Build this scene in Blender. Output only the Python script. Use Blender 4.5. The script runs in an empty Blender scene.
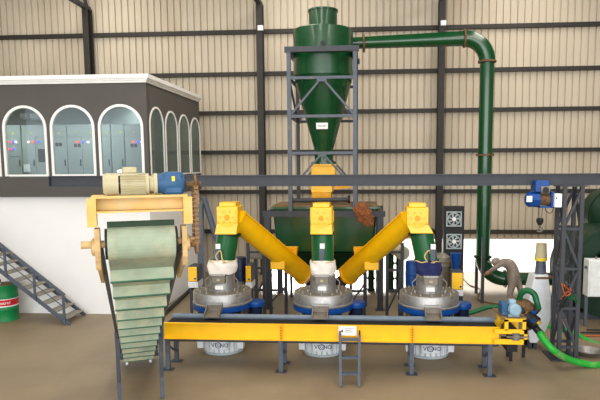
import bpy, bmesh, math, random
from mathutils import Vector, Matrix, noise
random.seed(7)
V = Vector
scene = bpy.context.scene
col = scene.collection

# ------------------------------------------------------------------ camera
F, PX, PY, CH = 570.0, 325.0, 225.0, 3.7          # focal length (px), principal point, camera height (m)
cam_d = bpy.data.cameras.new('camera')
cam = bpy.data.objects.new('camera', cam_d); col.objects.link(cam)
cam_d.sensor_fit = 'HORIZONTAL'; cam_d.sensor_width = 36.0
cam_d.lens = F * 36.0 / 600.0
cam_d.shift_x = (300 - PX) / 600.0; cam_d.shift_y = (PY - 200) / 600.0
cam_d.clip_start = 0.05; cam_d.clip_end = 300
CR = (Matrix.Rotation(math.atan(41 / F), 3, 'Z') @ Matrix.Rotation(math.pi / 2 - math.atan(60 / F), 3, 'X')
      @ Matrix.Rotation(math.radians(-.35), 3, 'Z'))
cam.matrix_world = Matrix.Translation((0, 0, CH)) @ CR.to_4x4()
scene.camera = cam

def W(u, v, Y):
    """point seen at pixel (u, v) at known distance Y into the hall"""
    d = CR @ V(((u - PX) / F, -(v - PY) / F, -1)); t = Y / d.y
    return V((d.x * t, Y, CH + d.z * t))
def G(u, v, z=0.0):
    """point seen at pixel (u, v) at known height z"""
    d = CR @ V(((u - PX) / F, -(v - PY) / F, -1)); t = (z - CH) / d.z
    return V((d.x * t, d.y * t, z))

# ------------------------------------------------------------------ light
world = bpy.data.worlds.new('world'); scene.world = world; world.use_nodes = True
bgn = world.node_tree.nodes['Background']
bgn.inputs[0].default_value = (.86, .93, 1, 1); bgn.inputs[1].default_value = .8

def area(name, loc, rot, sx, sy, power, color=(1, 1, 1)):
    l = bpy.data.lights.new(name, 'AREA'); l.shape = 'RECTANGLE'; l.size = sx; l.size_y = sy
    l.energy = power; l.color = color
    o = bpy.data.objects.new(name, l); col.objects.link(o); o.location = loc; o.rotation_euler = rot
    return o
sun = bpy.data.lights.new('sun', 'SUN'); sun.energy = 9.0; sun.angle = math.radians(7.0); sun.color = (1, .96, .9)
so = bpy.data.objects.new('sun', sun); col.objects.link(so)
so.rotation_euler = V((.12, -.92, -.37)).to_track_quat('-Z', 'Y').to_euler()
# daylight entering by the open front of the hall, behind the camera
area('front_daylight', (0, -8.5, 5.2), (math.radians(90), 0, 0), 26, 9, 2400, (1, .985, .96))
# added overhead fill under the closed roof, lights the floor from above
for k, x in enumerate((-9, -2.2, 5)):
    area('roof_light', (x, 9.5, 10.1), (0, 0, 0), 1.6, 17, 520, (1, .93, .83))

vs = scene.view_settings
vs.view_transform = 'Standard'; vs.look = 'None'; vs.gamma = 1; vs.use_curve_mapping = False
vs.exposure = 0.5

# ------------------------------------------------------------------ materials
def lin(c):
    r = []
    for x in c[:3]:
        x /= 255.0
        r.append(x / 12.92 if x <= .04045 else ((x + .055) / 1.055) ** 2.4)
    return (*r, 1)

def mat(name, rgb, rough=.5, metal=0., var=.12, scale=6., dirt=None, dirt_amt=.0, bump=.0, bscale=40., coat=0., emit=0., stretch=None):
    m = bpy.data.materials.new(name); m.use_nodes = True
    nt = m.node_tree; b = nt.nodes['Principled BSDF']; N = nt.nodes.new; L = nt.links.new
    b.inputs['Roughness'].default_value = rough; b.inputs['Metallic'].default_value = metal
    b.inputs['Coat Weight'].default_value = coat
    b.inputs['Specular IOR Level'].default_value = .5 if metal or coat else .3
    tc = N('ShaderNodeTexCoord'); mp = N('ShaderNodeMapping'); L(tc.outputs['Object'], mp.inputs[0])
    if stretch: mp.inputs['Scale'].default_value = stretch
    nz = N('ShaderNodeTexNoise'); nz.inputs['Scale'].default_value = scale; nz.inputs['Detail'].default_value = 5
    L(mp.outputs[0], nz.inputs['Vector'])
    cr = N('ShaderNodeValToRGB'); c = lin(rgb)
    cr.color_ramp.elements[0].position = .3; cr.color_ramp.elements[1].position = .7
    cr.color_ramp.elements[0].color = (*[x * (1 - var) for x in c[:3]], 1)
    cr.color_ramp.elements[1].color = (*[min(1, x * (1 + var)) for x in c[:3]], 1)
    L(nz.outputs[0], cr.inputs[0]); out = cr.outputs[0]
    if dirt:
        n2 = N('ShaderNodeTexNoise'); n2.inputs['Scale'].default_value = scale * .45; n2.inputs['Detail'].default_value = 8
        n2.inputs['Roughness'].default_value = .65
        L(mp.outputs[0], n2.inputs['Vector'])
        r2 = N('ShaderNodeValToRGB'); r2.color_ramp.elements[0].position = .62 - dirt_amt * .35; r2.color_ramp.elements[1].position = .78 - dirt_amt * .2
        L(n2.outputs[0], r2.inputs[0])
        mx = N('ShaderNodeMixRGB'); L(r2.outputs[0], mx.inputs[0]); L(out, mx.inputs[1]); mx.inputs[2].default_value = lin(dirt)
        out = mx.outputs[0]
    L(out, b.inputs['Base Color'])
    if bump:
        n3 = N('ShaderNodeTexNoise'); n3.inputs['Scale'].default_value = bscale; n3.inputs['Detail'].default_value = 6
        L(mp.outputs[0], n3.inputs['Vector'])
        bp = N('ShaderNodeBump'); bp.inputs['Strength'].default_value = bump; bp.inputs['Distance'].default_value = .02
        L(n3.outputs[0], bp.inputs['Height']); L(bp.outputs[0], b.inputs['Normal'])
    if emit:
        b.inputs['Emission Color'].default_value = c; b.inputs['Emission Strength'].default_value = emit
    return m

M = dict(
    floor=mat('concrete_floor', (136, 121, 98), .5, 0, .07, .9, (120, 105, 84), .4, .12, 25),
    ground=mat('pale_concrete', (215, 212, 205), .9, 0, .05, 2),
    sheet=mat('beige_sheet', (198, 186, 166), .55, 0, .05, 1.2, (184, 168, 144), .3, stretch=(1, 1, .25)),
    roof=mat('roof_sheet', (150, 145, 135), .7),
    girt=mat('brown_black_steel', (50, 47, 44), .55, 0, .1, 5),
    rail=mat('pale_blue_grey_steel', (104, 118, 132), .4, 0, .1, 8),
    sgreen=mat('mid_green_enamel', (6, 86, 44), .3, 0, .1, 4, coat=.2),
    steel=mat('dark_grey_steel', (60, 63, 70), .5, 0, .1, 5),
    bsteel=mat('blue_grey_steel', (80, 88, 100), .42, 0, .12, 8, (120, 110, 95), .1),
    charcoal=mat('charcoal_plaster', (86, 83, 80), .85, 0, .03, 3, bump=.05),
    white_wall=mat('white_plaster', (236, 236, 236), .85, 0, .015, 1.5),
    white=mat('white_paint', (238, 238, 236), .4, 0, .03),
    dwhite=mat('dusty_white_paint', (216, 221, 226), .45, 0, .06, 8),
    green=mat('green_enamel', (6, 66, 32), .25, 0, .14, 3, (20, 74, 38), .1, coat=.3),
    dgreen=mat('dark_green_enamel', (5, 44, 24), .45, 0, .15, 4, (30, 50, 26), .08),
    yellow=mat('yellow_enamel', (246, 190, 0), .38, 0, .05, 5, coat=.2),
    ochre=mat('ochre_enamel', (226, 160, 12), .4, 0, .1, 5),
    dusty_yellow=mat('dusty_yellow_enamel', (212, 172, 96), .6, 0, .10, 9, (204, 180, 134), .5),
    tan=mat('flour_dust_metal', (192, 162, 114), .85, 0, .2, 14, (150, 110, 60), .2, .3, 60),
    cream=mat('cream_paint', (182, 172, 138), .42, 0, .06, 9, (160, 146, 110), .2),
    blue=mat('blue_enamel', (10, 66, 138), .4, 0, .12, 7),
    gblue=mat('worn_blue_enamel', (44, 84, 122), .5, 0, .15, 12, (104, 108, 104), .2),
    navy=mat('navy_cloth', (36, 42, 88), .85, 0, .15, 10, bump=.2),
    navyp=mat('navy_paint', (22, 36, 66), .4),
    silver=mat('brushed_aluminium', (166, 166, 166), .45, .8, .08, 14, (126, 116, 100), .25),
    dsilver=mat('dusty_aluminium', (124, 118, 108), .5, .5, .12, 12, (140, 126, 104), .3),
    black=mat('black_metal', (28, 28, 30), .5, 0, .1),
    rubber=mat('black_rubber', (22, 22, 23), .8, 0, .1),
    rust=mat('rusty_metal', (110, 84, 58), .85, 0, .3, 25, (70, 50, 34), .4),
    belt=mat('pale_green_belt', (148, 160, 138), .75, 0, .12, 7, (182, 178, 150), .45),
    beltedge=mat('green_belt_edge', (58, 100, 80), .7, 0, .15, 12),
    beltdark=mat('deep_green_rubber', (44, 62, 46), .8, 0, .15, 10),
    cloth=mat('white_canvas', (232, 226, 218), .95, 0, .04, 6, bump=.3, bscale=12),
    tread=mat('tread_plate', (136, 132, 122), .7, 0, .12, 12),
    wood=mat('dusty_brown', (120, 98, 70), .9, 0, .2, 10),
    tarp=mat('brown_tarpaulin', (132, 80, 46), .75, 0, .25, 9, bump=.3, bscale=14),
    cab=mat('grey_green_cabinet', (158, 168, 166), .5, 0, .03, 3),
    ac=mat('white_plastic', (225, 228, 228), .5),
    fan=mat('pale_grey_fan', (170, 182, 186), .5),
    red=mat('red_paint', (196, 28, 44), .5), text=mat('dark_lettering', (32, 42, 74), .6),
    textw=mat('white_lettering', (240, 240, 240), .6),
    hose=mat('bright_green_hose', (40, 160, 56), .4, 0, .1, 9, (150, 160, 110), .12),
    dhose=mat('dark_green_hose', (10, 88, 48), .4, 0, .12, 9),
    paleblue=mat('pale_blue_motor', (140, 172, 190), .5, 0, .08),
    drumg=mat('green_drum_paint', (18, 120, 66), .45, 0, .1, 6),
    rope=mat('straw_rope', (206, 184, 124), .9, 0, .2),
    orange=mat('orange_cable', (176, 84, 36), .6), tape=mat('yellow_tape', (226, 206, 60), .5),
    coverall=mat('dusty_grey_cloth', (136, 124, 114), .95, 0, .15, 8, (176, 168, 160), .3, .2, 20),
    skin=mat('skin', (150, 108, 84), .6), chain=mat('dusty_chain', (128, 98, 64), .8, 0, .25, 30),
    brass=mat('brass_clip', (200, 172, 90), .4, .5),
    lred=mat('red_lamp', (255, 70, 40), .4, emit=2.5), lblue=mat('blue_lamp', (70, 80, 255), .4, emit=2.5),
    lwhite=mat('white_lamp', (255, 235, 220), .4, emit=2.), led=mat('ceiling_panel_light', (255, 255, 255), .4, emit=4.))

def glass(name, tint, refl):
    m = bpy.data.materials.new(name); m.use_nodes = True; nt = m.node_tree
    for n in list(nt.nodes): nt.nodes.remove(n)
    N = nt.nodes.new; o = N('ShaderNodeOutputMaterial'); mx = N('ShaderNodeMixShader'); t = N('ShaderNodeBsdfTransparent')
    g = N('ShaderNodeBsdfGlossy'); fr = N('ShaderNodeFresnel'); ma = N('ShaderNodeMath'); ma.operation = 'ADD'
    ma.inputs[1].default_value = refl; fr.inputs[0].default_value = 1.5
    g.inputs['Roughness'].default_value = .03; t.inputs[0].default_value = (*tint, 1)
    L = nt.links.new; L(fr.outputs[0], ma.inputs[0]); L(ma.outputs[0], mx.inputs[0]); L(t.outputs[0], mx.inputs[1]); L(g.outputs[0], mx.inputs[2]); L(mx.outputs[0], o.inputs[0])
    return m
M['side_glass'] = glass('tinted_glass', (.8, .86, .84), .0)
def dusty_glass():
    m = M['side_glass']; nt = m.node_tree; N = nt.nodes.new; L = nt.links.new      # painted veil: flat grey-green mixed into the pane to brighten its dark view
    o = next(n for n in nt.nodes if n.type == 'OUTPUT_MATERIAL'); src = o.inputs[0].links[0].from_socket
    d = N('ShaderNodeBsdfDiffuse'); d.inputs[0].default_value = lin((118, 132, 126)); mx = N('ShaderNodeMixShader'); mx.inputs[0].default_value = .5
    L(src, mx.inputs[1]); L(d.outputs[0], mx.inputs[2]); L(mx.outputs[0], o.inputs[0])
dusty_glass()
M['glass'] = glass('window_glass', (.74, .80, .79), .06)

# ------------------------------------------------------------------ mesh helpers
def frame(d, up=V((0, 0, 1))):
    d = d.normalized()
    if abs(d.dot(up.normalized())) > .99: up = V((0, 1, 0))
    s = d.cross(up).normalized(); return s, s.cross(d).normalized(), d

def worldloc(o):
    l = V((0, 0, 0))
    while o: l = l + o.location; o = o.parent
    return l

FLIP = False
class MB:
    def __init__(s): s.v = []; s.f = []
    def hexa(s, p):
        n = len(s.v); s.v += [V(q) for q in p]
        s.f += [tuple(n + i for i in q) for q in ((3, 2, 1, 0), (4, 5, 6, 7), (0, 1, 5, 4), (1, 2, 6, 5), (2, 3, 7, 6), (3, 0, 4, 7))]
        return s
    def box(s, x0, x1, y0, y1, z0, z1):
        return s.hexa([(x0, y0, z0), (x1, y0, z0), (x1, y1, z0), (x0, y1, z0), (x0, y0, z1), (x1, y0, z1), (x1, y1, z1), (x0, y1, z1)])
    def cbox(s, c, sx, sy, sz): return s.box(c[0] - sx / 2, c[0] + sx / 2, c[1] - sy / 2, c[1] + sy / 2, c[2] - sz / 2, c[2] + sz / 2)
    def bar(s, p, q, w, h=None, up=V((0, 0, 1))):
        p, q = V(p), V(q); h = h or w; a, b, d = frame(q - p, V(up)); a = a * w / 2; b = b * h / 2
        return s.hexa([p - a - b, p + a - b, p + a + b, p - a + b, q - a - b, q + a - b, q + a + b, q - a + b])
    def ibeam(s, p, q, w, h, t=.014, up=V((0, 0, 1))):
        p, q = V(p), V(q); a, b, d = frame(q - p, V(up))
        for k in (-1, 1): s.bar(p + b * k * (h - t) / 2, q + b * k * (h - t) / 2, w, t, up)
        return s.bar(p, q, t, h - 2 * t, up)
    def channel(s, p, q, w, h, t=.012, side=1, up=V((0, 0, 1))):
        p, q = V(p), V(q); a, b, d = frame(q - p, V(up))
        for k in (-1, 1): s.bar(p + b * k * (h - t) / 2, q + b * k * (h - t) / 2, w, t, up)
        o = a * side * (w - t) / 2
        return s.bar(p + o, q + o, t, h - 2 * t, up)
    def tube(s, pts, r, n=12, cap=True, closed=False):
        pts = [V(p) for p in pts]; m = len(pts); rs = r if isinstance(r, (list, tuple)) else [r] * m
        base = len(s.v); a = None
        for i, p in enumerate(pts):
            d = (pts[min(i + 1, m - 1)] - pts[max(i - 1, 0)])
            if a is None: a, b, d = frame(d)
            else:
                d = d.normalized(); a = (a - d * a.dot(d)).normalized(); b = a.cross(d) * -1
                b = d.cross(a) * -1
            for k in range(n):
                t = 2 * math.pi * k / n; s.v.append(p + (a * math.cos(t) + b * math.sin(t)) * rs[i])
        for i in range(m - 1):
            for k in range(n):
                k2 = (k + 1) % n; s.f.append((base + i * n + k, base + i * n + k2, base + (i + 1) * n + k2, base + (i + 1) * n + k))
        if cap:
            s.f.append(tuple(base + k for k in range(n))[::-1]); s.f.append(tuple(base + (m - 1) * n + k for k in range(n)))
        return s
    def lathe(s, prof, c=(0, 0, 0), axis=(0, 0, 1), n=32, cap=True, a0=0, a1=2 * math.pi):
        a, b, d = frame(V(axis)); c = V(c); base = len(s.v); m = len(prof)
        full = abs(a1 - a0 - 2 * math.pi) < 1e-6; nn = n if full else n + 1
        for r, z in prof:
            for k in range(nn):
                t = a0 + (a1 - a0) * k / n; s.v.append(c + d * z + (a * math.cos(t) + b * math.sin(t)) * r)
        for i in range(m - 1):
            for k in range(n):
                k2 = (k + 1) % nn; s.f.append((base + i * nn + k, base + i * nn + k2, base + (i + 1) * nn + k2, base + (i + 1) * nn + k))
        if cap and full:
            if prof[0][0] > 1e-4: s.f.append(tuple(base + k for k in range(n))[::-1])
            if prof[-1][0] > 1e-4: s.f.append(tuple(base + (m - 1) * n + k for k in range(n)))
        return s
    def cyl(s, p, q, r, n=24, r2=None):
        p, q = V(p), V(q); return s.lathe([(r, 0), (r if r2 is None else r2, (q - p).length)], p, q - p, n)
    def prism(s, pts, depth):
        pts = [V(p) for p in pts]; n = len(s.v); k = len(pts); depth = V(depth)
        s.v += pts + [p + depth for p in pts]
        s.f.append(tuple(n + i for i in range(k))); s.f.append(tuple(n + k + i for i in range(k))[::-1])
        for i in range(k): j = (i + 1) % k; s.f.append((n + i, n + k + i, n + k + j, n + j))
        return s
    def build(s, name, m, parent=None, loc=None, bevel=0, smooth=True, angle=35):
        off = worldloc(parent) if parent else V(loc if loc is not None else (0, 0, 0))
        if FLIP: s.v = [V((-p.x, p.y, p.z)) for p in s.v]
        me = bpy.data.meshes.new(name); me.from_pydata([tuple(p - off) for p in s.v], [], s.f)
        bm = bmesh.new(); bm.from_mesh(me); bmesh.ops.recalc_face_normals(bm, faces=bm.faces)
        bm.to_mesh(me); bm.free()
        me.materials.append(M[m] if isinstance(m, str) else m)
        if smooth:
            me.polygons.foreach_set('use_smooth', [True] * len(me.polygons)); me.set_sharp_from_angle(angle=math.radians(angle))
        o = bpy.data.objects.new(name, me); col.objects.link(o)
        if parent: o.parent = parent
        else: o.location = off
        if bevel:
            b = o.modifiers.new('bevel', 'BEVEL'); b.width = bevel; b.segments = 2; b.limit_method = 'ANGLE'
        return o

def tag(o, label=None, cat=None, group=None, kind=None):
    if label: o['label'] = label
    if cat: o['category'] = cat
    if group: o['group'] = group
    if kind: o['kind'] = kind
    return o
def thing(name, loc, label, cat, group=None):
    o = bpy.data.objects.new(name, None); col.objects.link(o); o.location = loc; o.empty_display_size = .1
    return tag(o, label, cat, group)
def copy_tree(o, parent=None):
    c = o.copy(); col.objects.link(c); c.parent = parent
    for ch in o.children: copy_tree(ch, c)
    return c
def curve(pts, n=8):
    pts = [V(p) for p in pts]; out = []
    for i in range(len(pts) - 1):
        p0, p1, p2, p3 = pts[max(i - 1, 0)], pts[i], pts[i + 1], pts[min(i + 2, len(pts) - 1)]
        for k in range(n):
            t = k / n
            out.append(.5 * ((2 * p1) + (p2 - p0) * t + (2 * p0 - 5 * p1 + 4 * p2 - p3) * t * t + (3 * p1 - p0 - 3 * p2 + p3) * t ** 3))
    return out + [pts[-1]]
def lettering(name, txt, size, loc, m, parent, rotz=0., depth=.002, bend=None):
    c = bpy.data.curves.new(name, 'FONT'); c.body = txt; c.size = size; c.extrude = depth; c.align_x = 'CENTER'; c.align_y = 'CENTER'
    t = bpy.data.objects.new(name, c); col.objects.link(t)
    me = bpy.data.meshes.new_from_object(t); bpy.data.objects.remove(t); bpy.data.curves.remove(c)
    off = worldloc(parent); R = Matrix.Rotation(rotz, 3, 'Z')
    for v in me.vertices:
        x, y, z = v.co
        if bend: p = V((bend * math.sin(x / bend), bend - bend * math.cos(x / bend) - z, y))
        else: p = V((x, -z, y))
        v.co = R @ p + V(loc) - off
    me.materials.clear(); me.materials.append(M[m])
    o = bpy.data.objects.new(name, me); col.objects.link(o); o.parent = parent
    return o

# ================================================================== THE HALL
YW = 19.4
b = MB(); b.box(-22, 22, -9, YW + .35, -.2, 0)
tag(b.build('floor', 'floor', smooth=False), kind='structure')
b = MB(); b.box(-60, 60, YW + .35, 90, -.25, -.02)
tag(b.build('ground', 'ground', smooth=False), 'pale sunlit concrete yard outside the low wall opening', kind='structure')

# corrugated back wall, open below the sheets
COLX0 = -3.4
b = MB(); pitch = .226; prof = []
x = -22.0
while x < 22: prof += [(x, 0), (x + pitch - .06, 0), (x + pitch - .045, .06), (x + pitch - .015, .06)]; x += pitch
n = len(prof)
for z in (1.18, 11.2): b.v += [V((px, YW + py, z)) for px, py in prof]
b.f += [(i, i + 1, n + i + 1, n + i) for i in range(n - 1)]
wall = tag(b.build('wall_back', 'sheet', smooth=False), kind='structure')
b = MB(); lp_ = [q for q in prof if q[0] < COLX0]; n = len(lp_)
for z in (0, 1.19): b.v += [V((px, YW + .003 + py, z)) for px, py in lp_]
b.f += [(i, i + 1, n + i + 1, n + i) for i in range(n - 1)]
b.build('lower_sheet', 'sheet', wall, smooth=False)
so_ = wall.modifiers.new('t', 'SOLIDIFY'); so_.thickness = .004; so_.offset = 1
COLX = (-15.3, -9.30, -3.47, 2.42, 8.35, 14.3)
for z in (1.44, 2.80, 4.15, 5.47, 6.75, 8.12, 9.5):
    MB().channel((-22, YW - .075, z), (22, YW - .075, z), .14, .13, .014, 1).build('girt', 'girt', wall)
for x in COLX:
    MB().ibeam((x, YW - .33, 0), (x, YW - .33, 8.95), .2, .34, .016, (0, 1, 0)).build('column', 'girt', wall)
for k in range(1): pass
ceil = MB()
ceil.hexa([(-22, -9, 11.0), (22, -9, 11.0), (22, YW + .3, 11.0), (-22, YW + .3, 11.0), (-22, -9, 11.1), (22, -9, 11.1), (22, YW + .3, 11.1), (-22, YW + .3, 11.1)])
ceiling = tag(ceil.build('ceiling', 'roof', smooth=False), kind='structure')
for x in COLX:
    t = MB(); zb, zt = 8.95, 10.6
    t.bar((x, YW - .2, zb), (x, 2, zb + .5), .16, .12); t.bar((x, YW - .2, zt), (x, 2, zt), .16, .12)
    for k in range(9):
        y0 = YW - .3 - k * 1.9; t.bar((x, y0, zb + k * .055), (x, y0 - .95, zt), .09); t.bar((x, y0 - .95, zt), (x, y0 - 1.9, zb + (k + 1) * .055), .09)
    t.build('roof_truss', 'steel', ceiling)
for sx, nm in ((-22, 'wall_left'), (22, 'wall_right')):
    tag(MB().box(min(sx, sx * 1.01), max(sx, sx * 1.01), -9, YW + .3, 0, 11).build(nm, 'sheet', smooth=False), kind='structure')
for (u, v, lab) in ((260.5, 28, 'small white floodlight on the steel column left of the cyclone'), (443.5, 23, 'small white floodlight on the steel column left of the green pipe elbow')):
    p = W(u, v, YW - .56); t = thing('floodlight', p, lab, 'light', 'column floodlights')
    MB().box(p.x - .09, p.x + .09, p.y - .04, p.y + .05, p.z - .08, p.z + .08).build('housing', 'ac', t, bevel=.01)
    MB().box(p.x - .07, p.x + .07, p.y - .048, p.y - .04, p.z - .06, p.z + .06).build('lens', 'white', t)

# ------------------------------------------------------------------ control room on the mezzanine
RX, RY, RB = -5.23, 13.5, 17.85            # corner x, front y, rear y
Z0, ZS, ZSP, ZT = 2.98, 3.45, 4.62, 5.70   # underside, sill, arch spring, top of grey wall
tag(MB().box(-14, RX - .06, RY + .12, RY + .3, 0, Z0).build('wall_lower_front', 'white_wall', smooth=False), kind='structure')
tag(MB().box(RX - .24, RX - .06, RY + .3, RB - .05, 0, Z0).build('wall_lower_side', 'white_wall', smooth=False), kind='structure')
tag(MB().box(-14, RX, RY, RB, Z0, Z0 + .1).build('floor_control_room', 'charcoal', smooth=False), kind='structure')
tag(MB().box(-14, RX - .02, RY + .02, RB - .02, ZT - .02, ZT + .1).build('ceiling_control_room', 'white_wall', smooth=False), kind='structure')
tag(MB().box(-14, RX - .02, RB - .15, RB, Z0 + .1, ZT - .02).build('wall_control_room_back', 'cab', smooth=False), kind='structure')
R = .56; NA = 12
fc = [-8.295 + k * 1.205 for k in range(-4, 3)]      # front window centres
fc = [c for c in fc if c + R < RX - .03]
sc_ = [RY + .62 + k * 1.085 for k in range(4)]                 # side window centres (y)
RS = .49
def arched_wall(centres, lo, hi, r, place, spring):
    """wall of columns around arched openings; place(s, d, z) -> world point, d = depth into the wall"""
    mb = MB(); T = .15
    def hx(s0, s1, za0, za1, zb):
        mb.hexa([place(s0, 0, za0), place(s1, 0, za1), place(s1, T, za1), place(s0, T, za0), place(s0, 0, zb), place(s1, 0, zb), place(s1, T, zb), place(s0, T, zb)])
    hx(lo, hi, Z0 + .1, Z0 + .1, ZS)
    s = lo
    for c in centres:
        hx(s, c - r, ZS, ZS, ZT); s = c + r
        for k in range(NA):
            t0 = math.pi * (1 - k / NA); t1 = math.pi * (1 - (k + 1) / NA)
            hx(c + r * math.cos(t0), c + r * math.cos(t1), spring + r * math.sin(t0), spring + r * math.sin(t1), ZT)
    hx(s, hi, ZS, ZS, ZT)
    return mb
pf = lambda s, d, z: V((s, RY + d, z)); ps = lambda s, d, z: V((RX - d, s, z))
SPS = ZSP + .06
tag(arched_wall(fc, -14, RX, R, pf, ZSP).build('wall_control_room_front', 'charcoal', smooth=False), kind='structure')
tag(arched_wall(sc_, RY + .151, RB, RS, ps, SPS).build('wall_control_room_side', 'charcoal', smooth=False), kind='structure')
tag(MB().box(-14, RX + .015, RY - .015, RB, Z0 - .02, Z0 + .1).build('trim_1', 'charcoal', smooth=False), kind='structure')
# cornice
c = MB()
for (o, z0, z1) in ((.03, ZT - .02, ZT + .03), (.06, ZT + .03, ZT + .075), (.1, ZT + .075, ZT + .17)):
    c.box(-14, RX + o, RY - o, RB, z0, z1)
tag(c.build('trim_2', 'white', smooth=False), 'white moulded cornice around the control room roof', kind='structure')
wn = 0
for cs, r, place, spr in ((fc, R, pf, ZSP), (sc_, RS, ps, SPS)):
    for cc in cs:
        wn += 1
        path = [(cc - r + .02, ZS + .02)] + [(cc + (r - .02) * math.cos(math.pi * (1 - k / 20)), spr + (r - .02) * math.sin(math.pi * (1 - k / 20))) for k in range(21)] + [(cc + r - .02, ZS + .02)]
        fr = MB(); L = path + [path[0]]
        # one swept frame, square section, mitred at every point
        fw = .042 if r == R else .028
        inn = [(cc + (x - cc) * (1 - fw / r), spr + (z - spr) * (1 - fw / r) if z > spr else z) for x, z in path]
        inn[0] = (inn[0][0], ZS + .02 + fw); inn[-1] = (inn[-1][0], ZS + .02 + fw)
        out = [(cc + (x - cc) * 1.035, z + (.02 if z > spr else 0)) for x, z in path]
        m = len(path)
        for i in range(m):
            j = (i + 1) % m
            fr.hexa([place(out[i][0], -.02, out[i][1]), place(out[j][0], -.02, out[j][1]), place(inn[j][0], -.02, inn[j][1]), place(inn[i][0], -.02, inn[i][1]),
                     place(out[i][0], .05, out[i][1]), place(out[j][0], .05, out[j][1]), place(inn[j][0], .05, inn[j][1]), place(inn[i][0], .05, inn[i][1])])
        w = tag(fr.build('window_%d' % wn, 'white', smooth=False), kind='structure')
        g = MB(); g.prism([place(x, .0, z) for x, z in path], place(0, .01, 0) - place(0, .0, 0)); g.build('pane', 'glass' if r == R else 'side_glass', w, smooth=False)

# things inside the control room
CY = 16.2
edges = [(-48, -25, 1), (-25, 4, 2), (4, 22, 1), (22, 50, 2), (50, 67.5, 1), (67.5, 98, 2), (98, 111.5, 1), (111.5, 125, 1), (125, 150, 1)]
clabs = ['grey electrical cabinet behind the leftmost arched window, narrow one out at the edge', 'grey electrical cabinet behind the cut-off leftmost arched window',
         'narrow grey cabinet with rows of lamps behind the first full arched window', 'wide grey cabinet with dark screen behind the first full arched window',
         'narrow grey cabinet with two black meters behind the second full arched window', 'wide two-door grey cabinet behind the second full arched window',
         'narrow grey cabinet leftmost behind the third full arched window', 'narrow grey cabinet in the middle behind the third full arched window',
         'grey cabinet with warning triangle behind the third full window, beside the room corner']
ctop = W(75, 124.5, CY).z; cmid = W(75, 137, CY).z
for i, (u0, u1, nd) in enumerate(edges):
    x0, x1 = W(u0, 150, CY).x + .008, W(u1, 150, CY).x - .008
    t = thing('electrical_cabinet', ((x0 + x1) / 2, CY + .3, Z0 + .1), clabs[i], 'cabinet', 'electrical cabinets in the control room')
    MB().box(x0, x1, CY, CY + .6, Z0 + .1, ctop).build('body', 'cab', t, bevel=.006)
    MB().box(x0 + .012, x1 - .012, CY - .012, CY, cmid + .01, ctop - .012).build('upper_panel', 'cab', t, bevel=.004)
    wd = (x1 - x0) / nd
    for k in range(nd):
        a, e = x0 + k * wd + .01, x0 + (k + 1) * wd - .01
        d = MB().box(a, e, CY - .02, CY, Z0 + .15, cmid - .01).build('door', 'cab', t, bevel=.004)
        MB().box(e - .07, e - .04, CY - .04, CY - .02, 3.72, 3.9).build('handle', 'black', d)
        q = W(u0 + 9 + 14 * k, 131, CY).x
        if q < e: MB().prism([(q - .035, CY - .014, cmid + .1), (q + .035, CY - .014, cmid + .1), (q, CY - .014, cmid + .165)], (0, -.004, 0)).build('warning_sign', 'tape', t, smooth=False)
    if i in (0, 1, 2, 3, 5, 8):
        rows = [(142, 3), (149, 2)] if i in (0, 2) else [(142, 3)]
        for v, nl in rows:
            for k in range(nl):
                p = W(u0 + (u1 - u0) * (.34 + .17 * k) - (3 if i == 3 else 0), v, CY - .02)
                MB().cyl(p, p - V((0, .03, 0)), .032, 12).build('indicator_lamp', ('lred', 'lblue', 'lwhite')[k] if i != 3 else ('lwhite', 'lred', 'lblue')[k], t)
    if i in (0, 2):
        for k in range(5):
            p = W(u0 + 4 + 3 * k, 156.5, CY - .02); MB().cyl(p, p - V((0, .02, 0)), .016, 8).build('knob', 'black', t)
    if i == 3:
        p, q = W(38, 149, CY - .02), W(47, 162, CY - .02); MB().box(p.x, q.x, CY - .035, CY - .02, q.z, p.z).build('screen', 'black', t)
        p, q = W(24, 164, CY - .02), W(31, 172, CY - .02); MB().box(p.x, q.x, CY - .05, CY - .02, q.z, p.z).build('meter_box', 'ac', t)
    if i in (4, 5, 8):
        for k in range(2):
            c0 = {4: 57, 5: 75.5, 8: 132}[i]; p = W(c0 + 3.6 * k, 144.5 + (0 if i == 4 else 1), CY - .02)
            MB().cbox(p, .085, .012, .1).build('meter', 'black' if i == 4 else 'steel', t)
for u0, u1, v0, v1, lab in ((19, 26, 113, 119, 'small square white wall unit above the control room cabinets'), (29, 49, 113, 120, 'long white air conditioner on the control room back wall')):
    p, q = W(u0, v0, 17.4), W(u1, v1, 17.4)
    t = thing('air_conditioner', ((p.x + q.x) / 2, 17.45, q.z), lab, 'air conditioner')
    MB().box(p.x, q.x, 17.42, 17.69, q.z, p.z).build('case', 'ac', t, bevel=.03)
    MB().box(p.x + .03, q.x - .03, 17.405, 17.42, q.z + .02, q.z + .06).build('louvre', 'fan', t)
for k, (x, ly) in enumerate(((-10.5, 15), (-7.6, 15), (-6.4, 17.2))):  # strip lamps and fill added to brighten the room behind the windows
    tag(MB().box(x - .6, x + .6, ly - .1, ly + .1, ZT - .06, ZT - .022).build('ceiling_lamp', 'led', loc=(x, ly, ZT - .06)), 'white strip lamp on the control room ceiling, %s' % ('far left one', 'one before the cabinets', 'one behind the cabinets')[k], 'lamp', 'control room lamps')
    area('room_lamp_light', (x, ly, ZT - .09), (0, 0, 0), 1.2, .25, 60)

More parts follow.
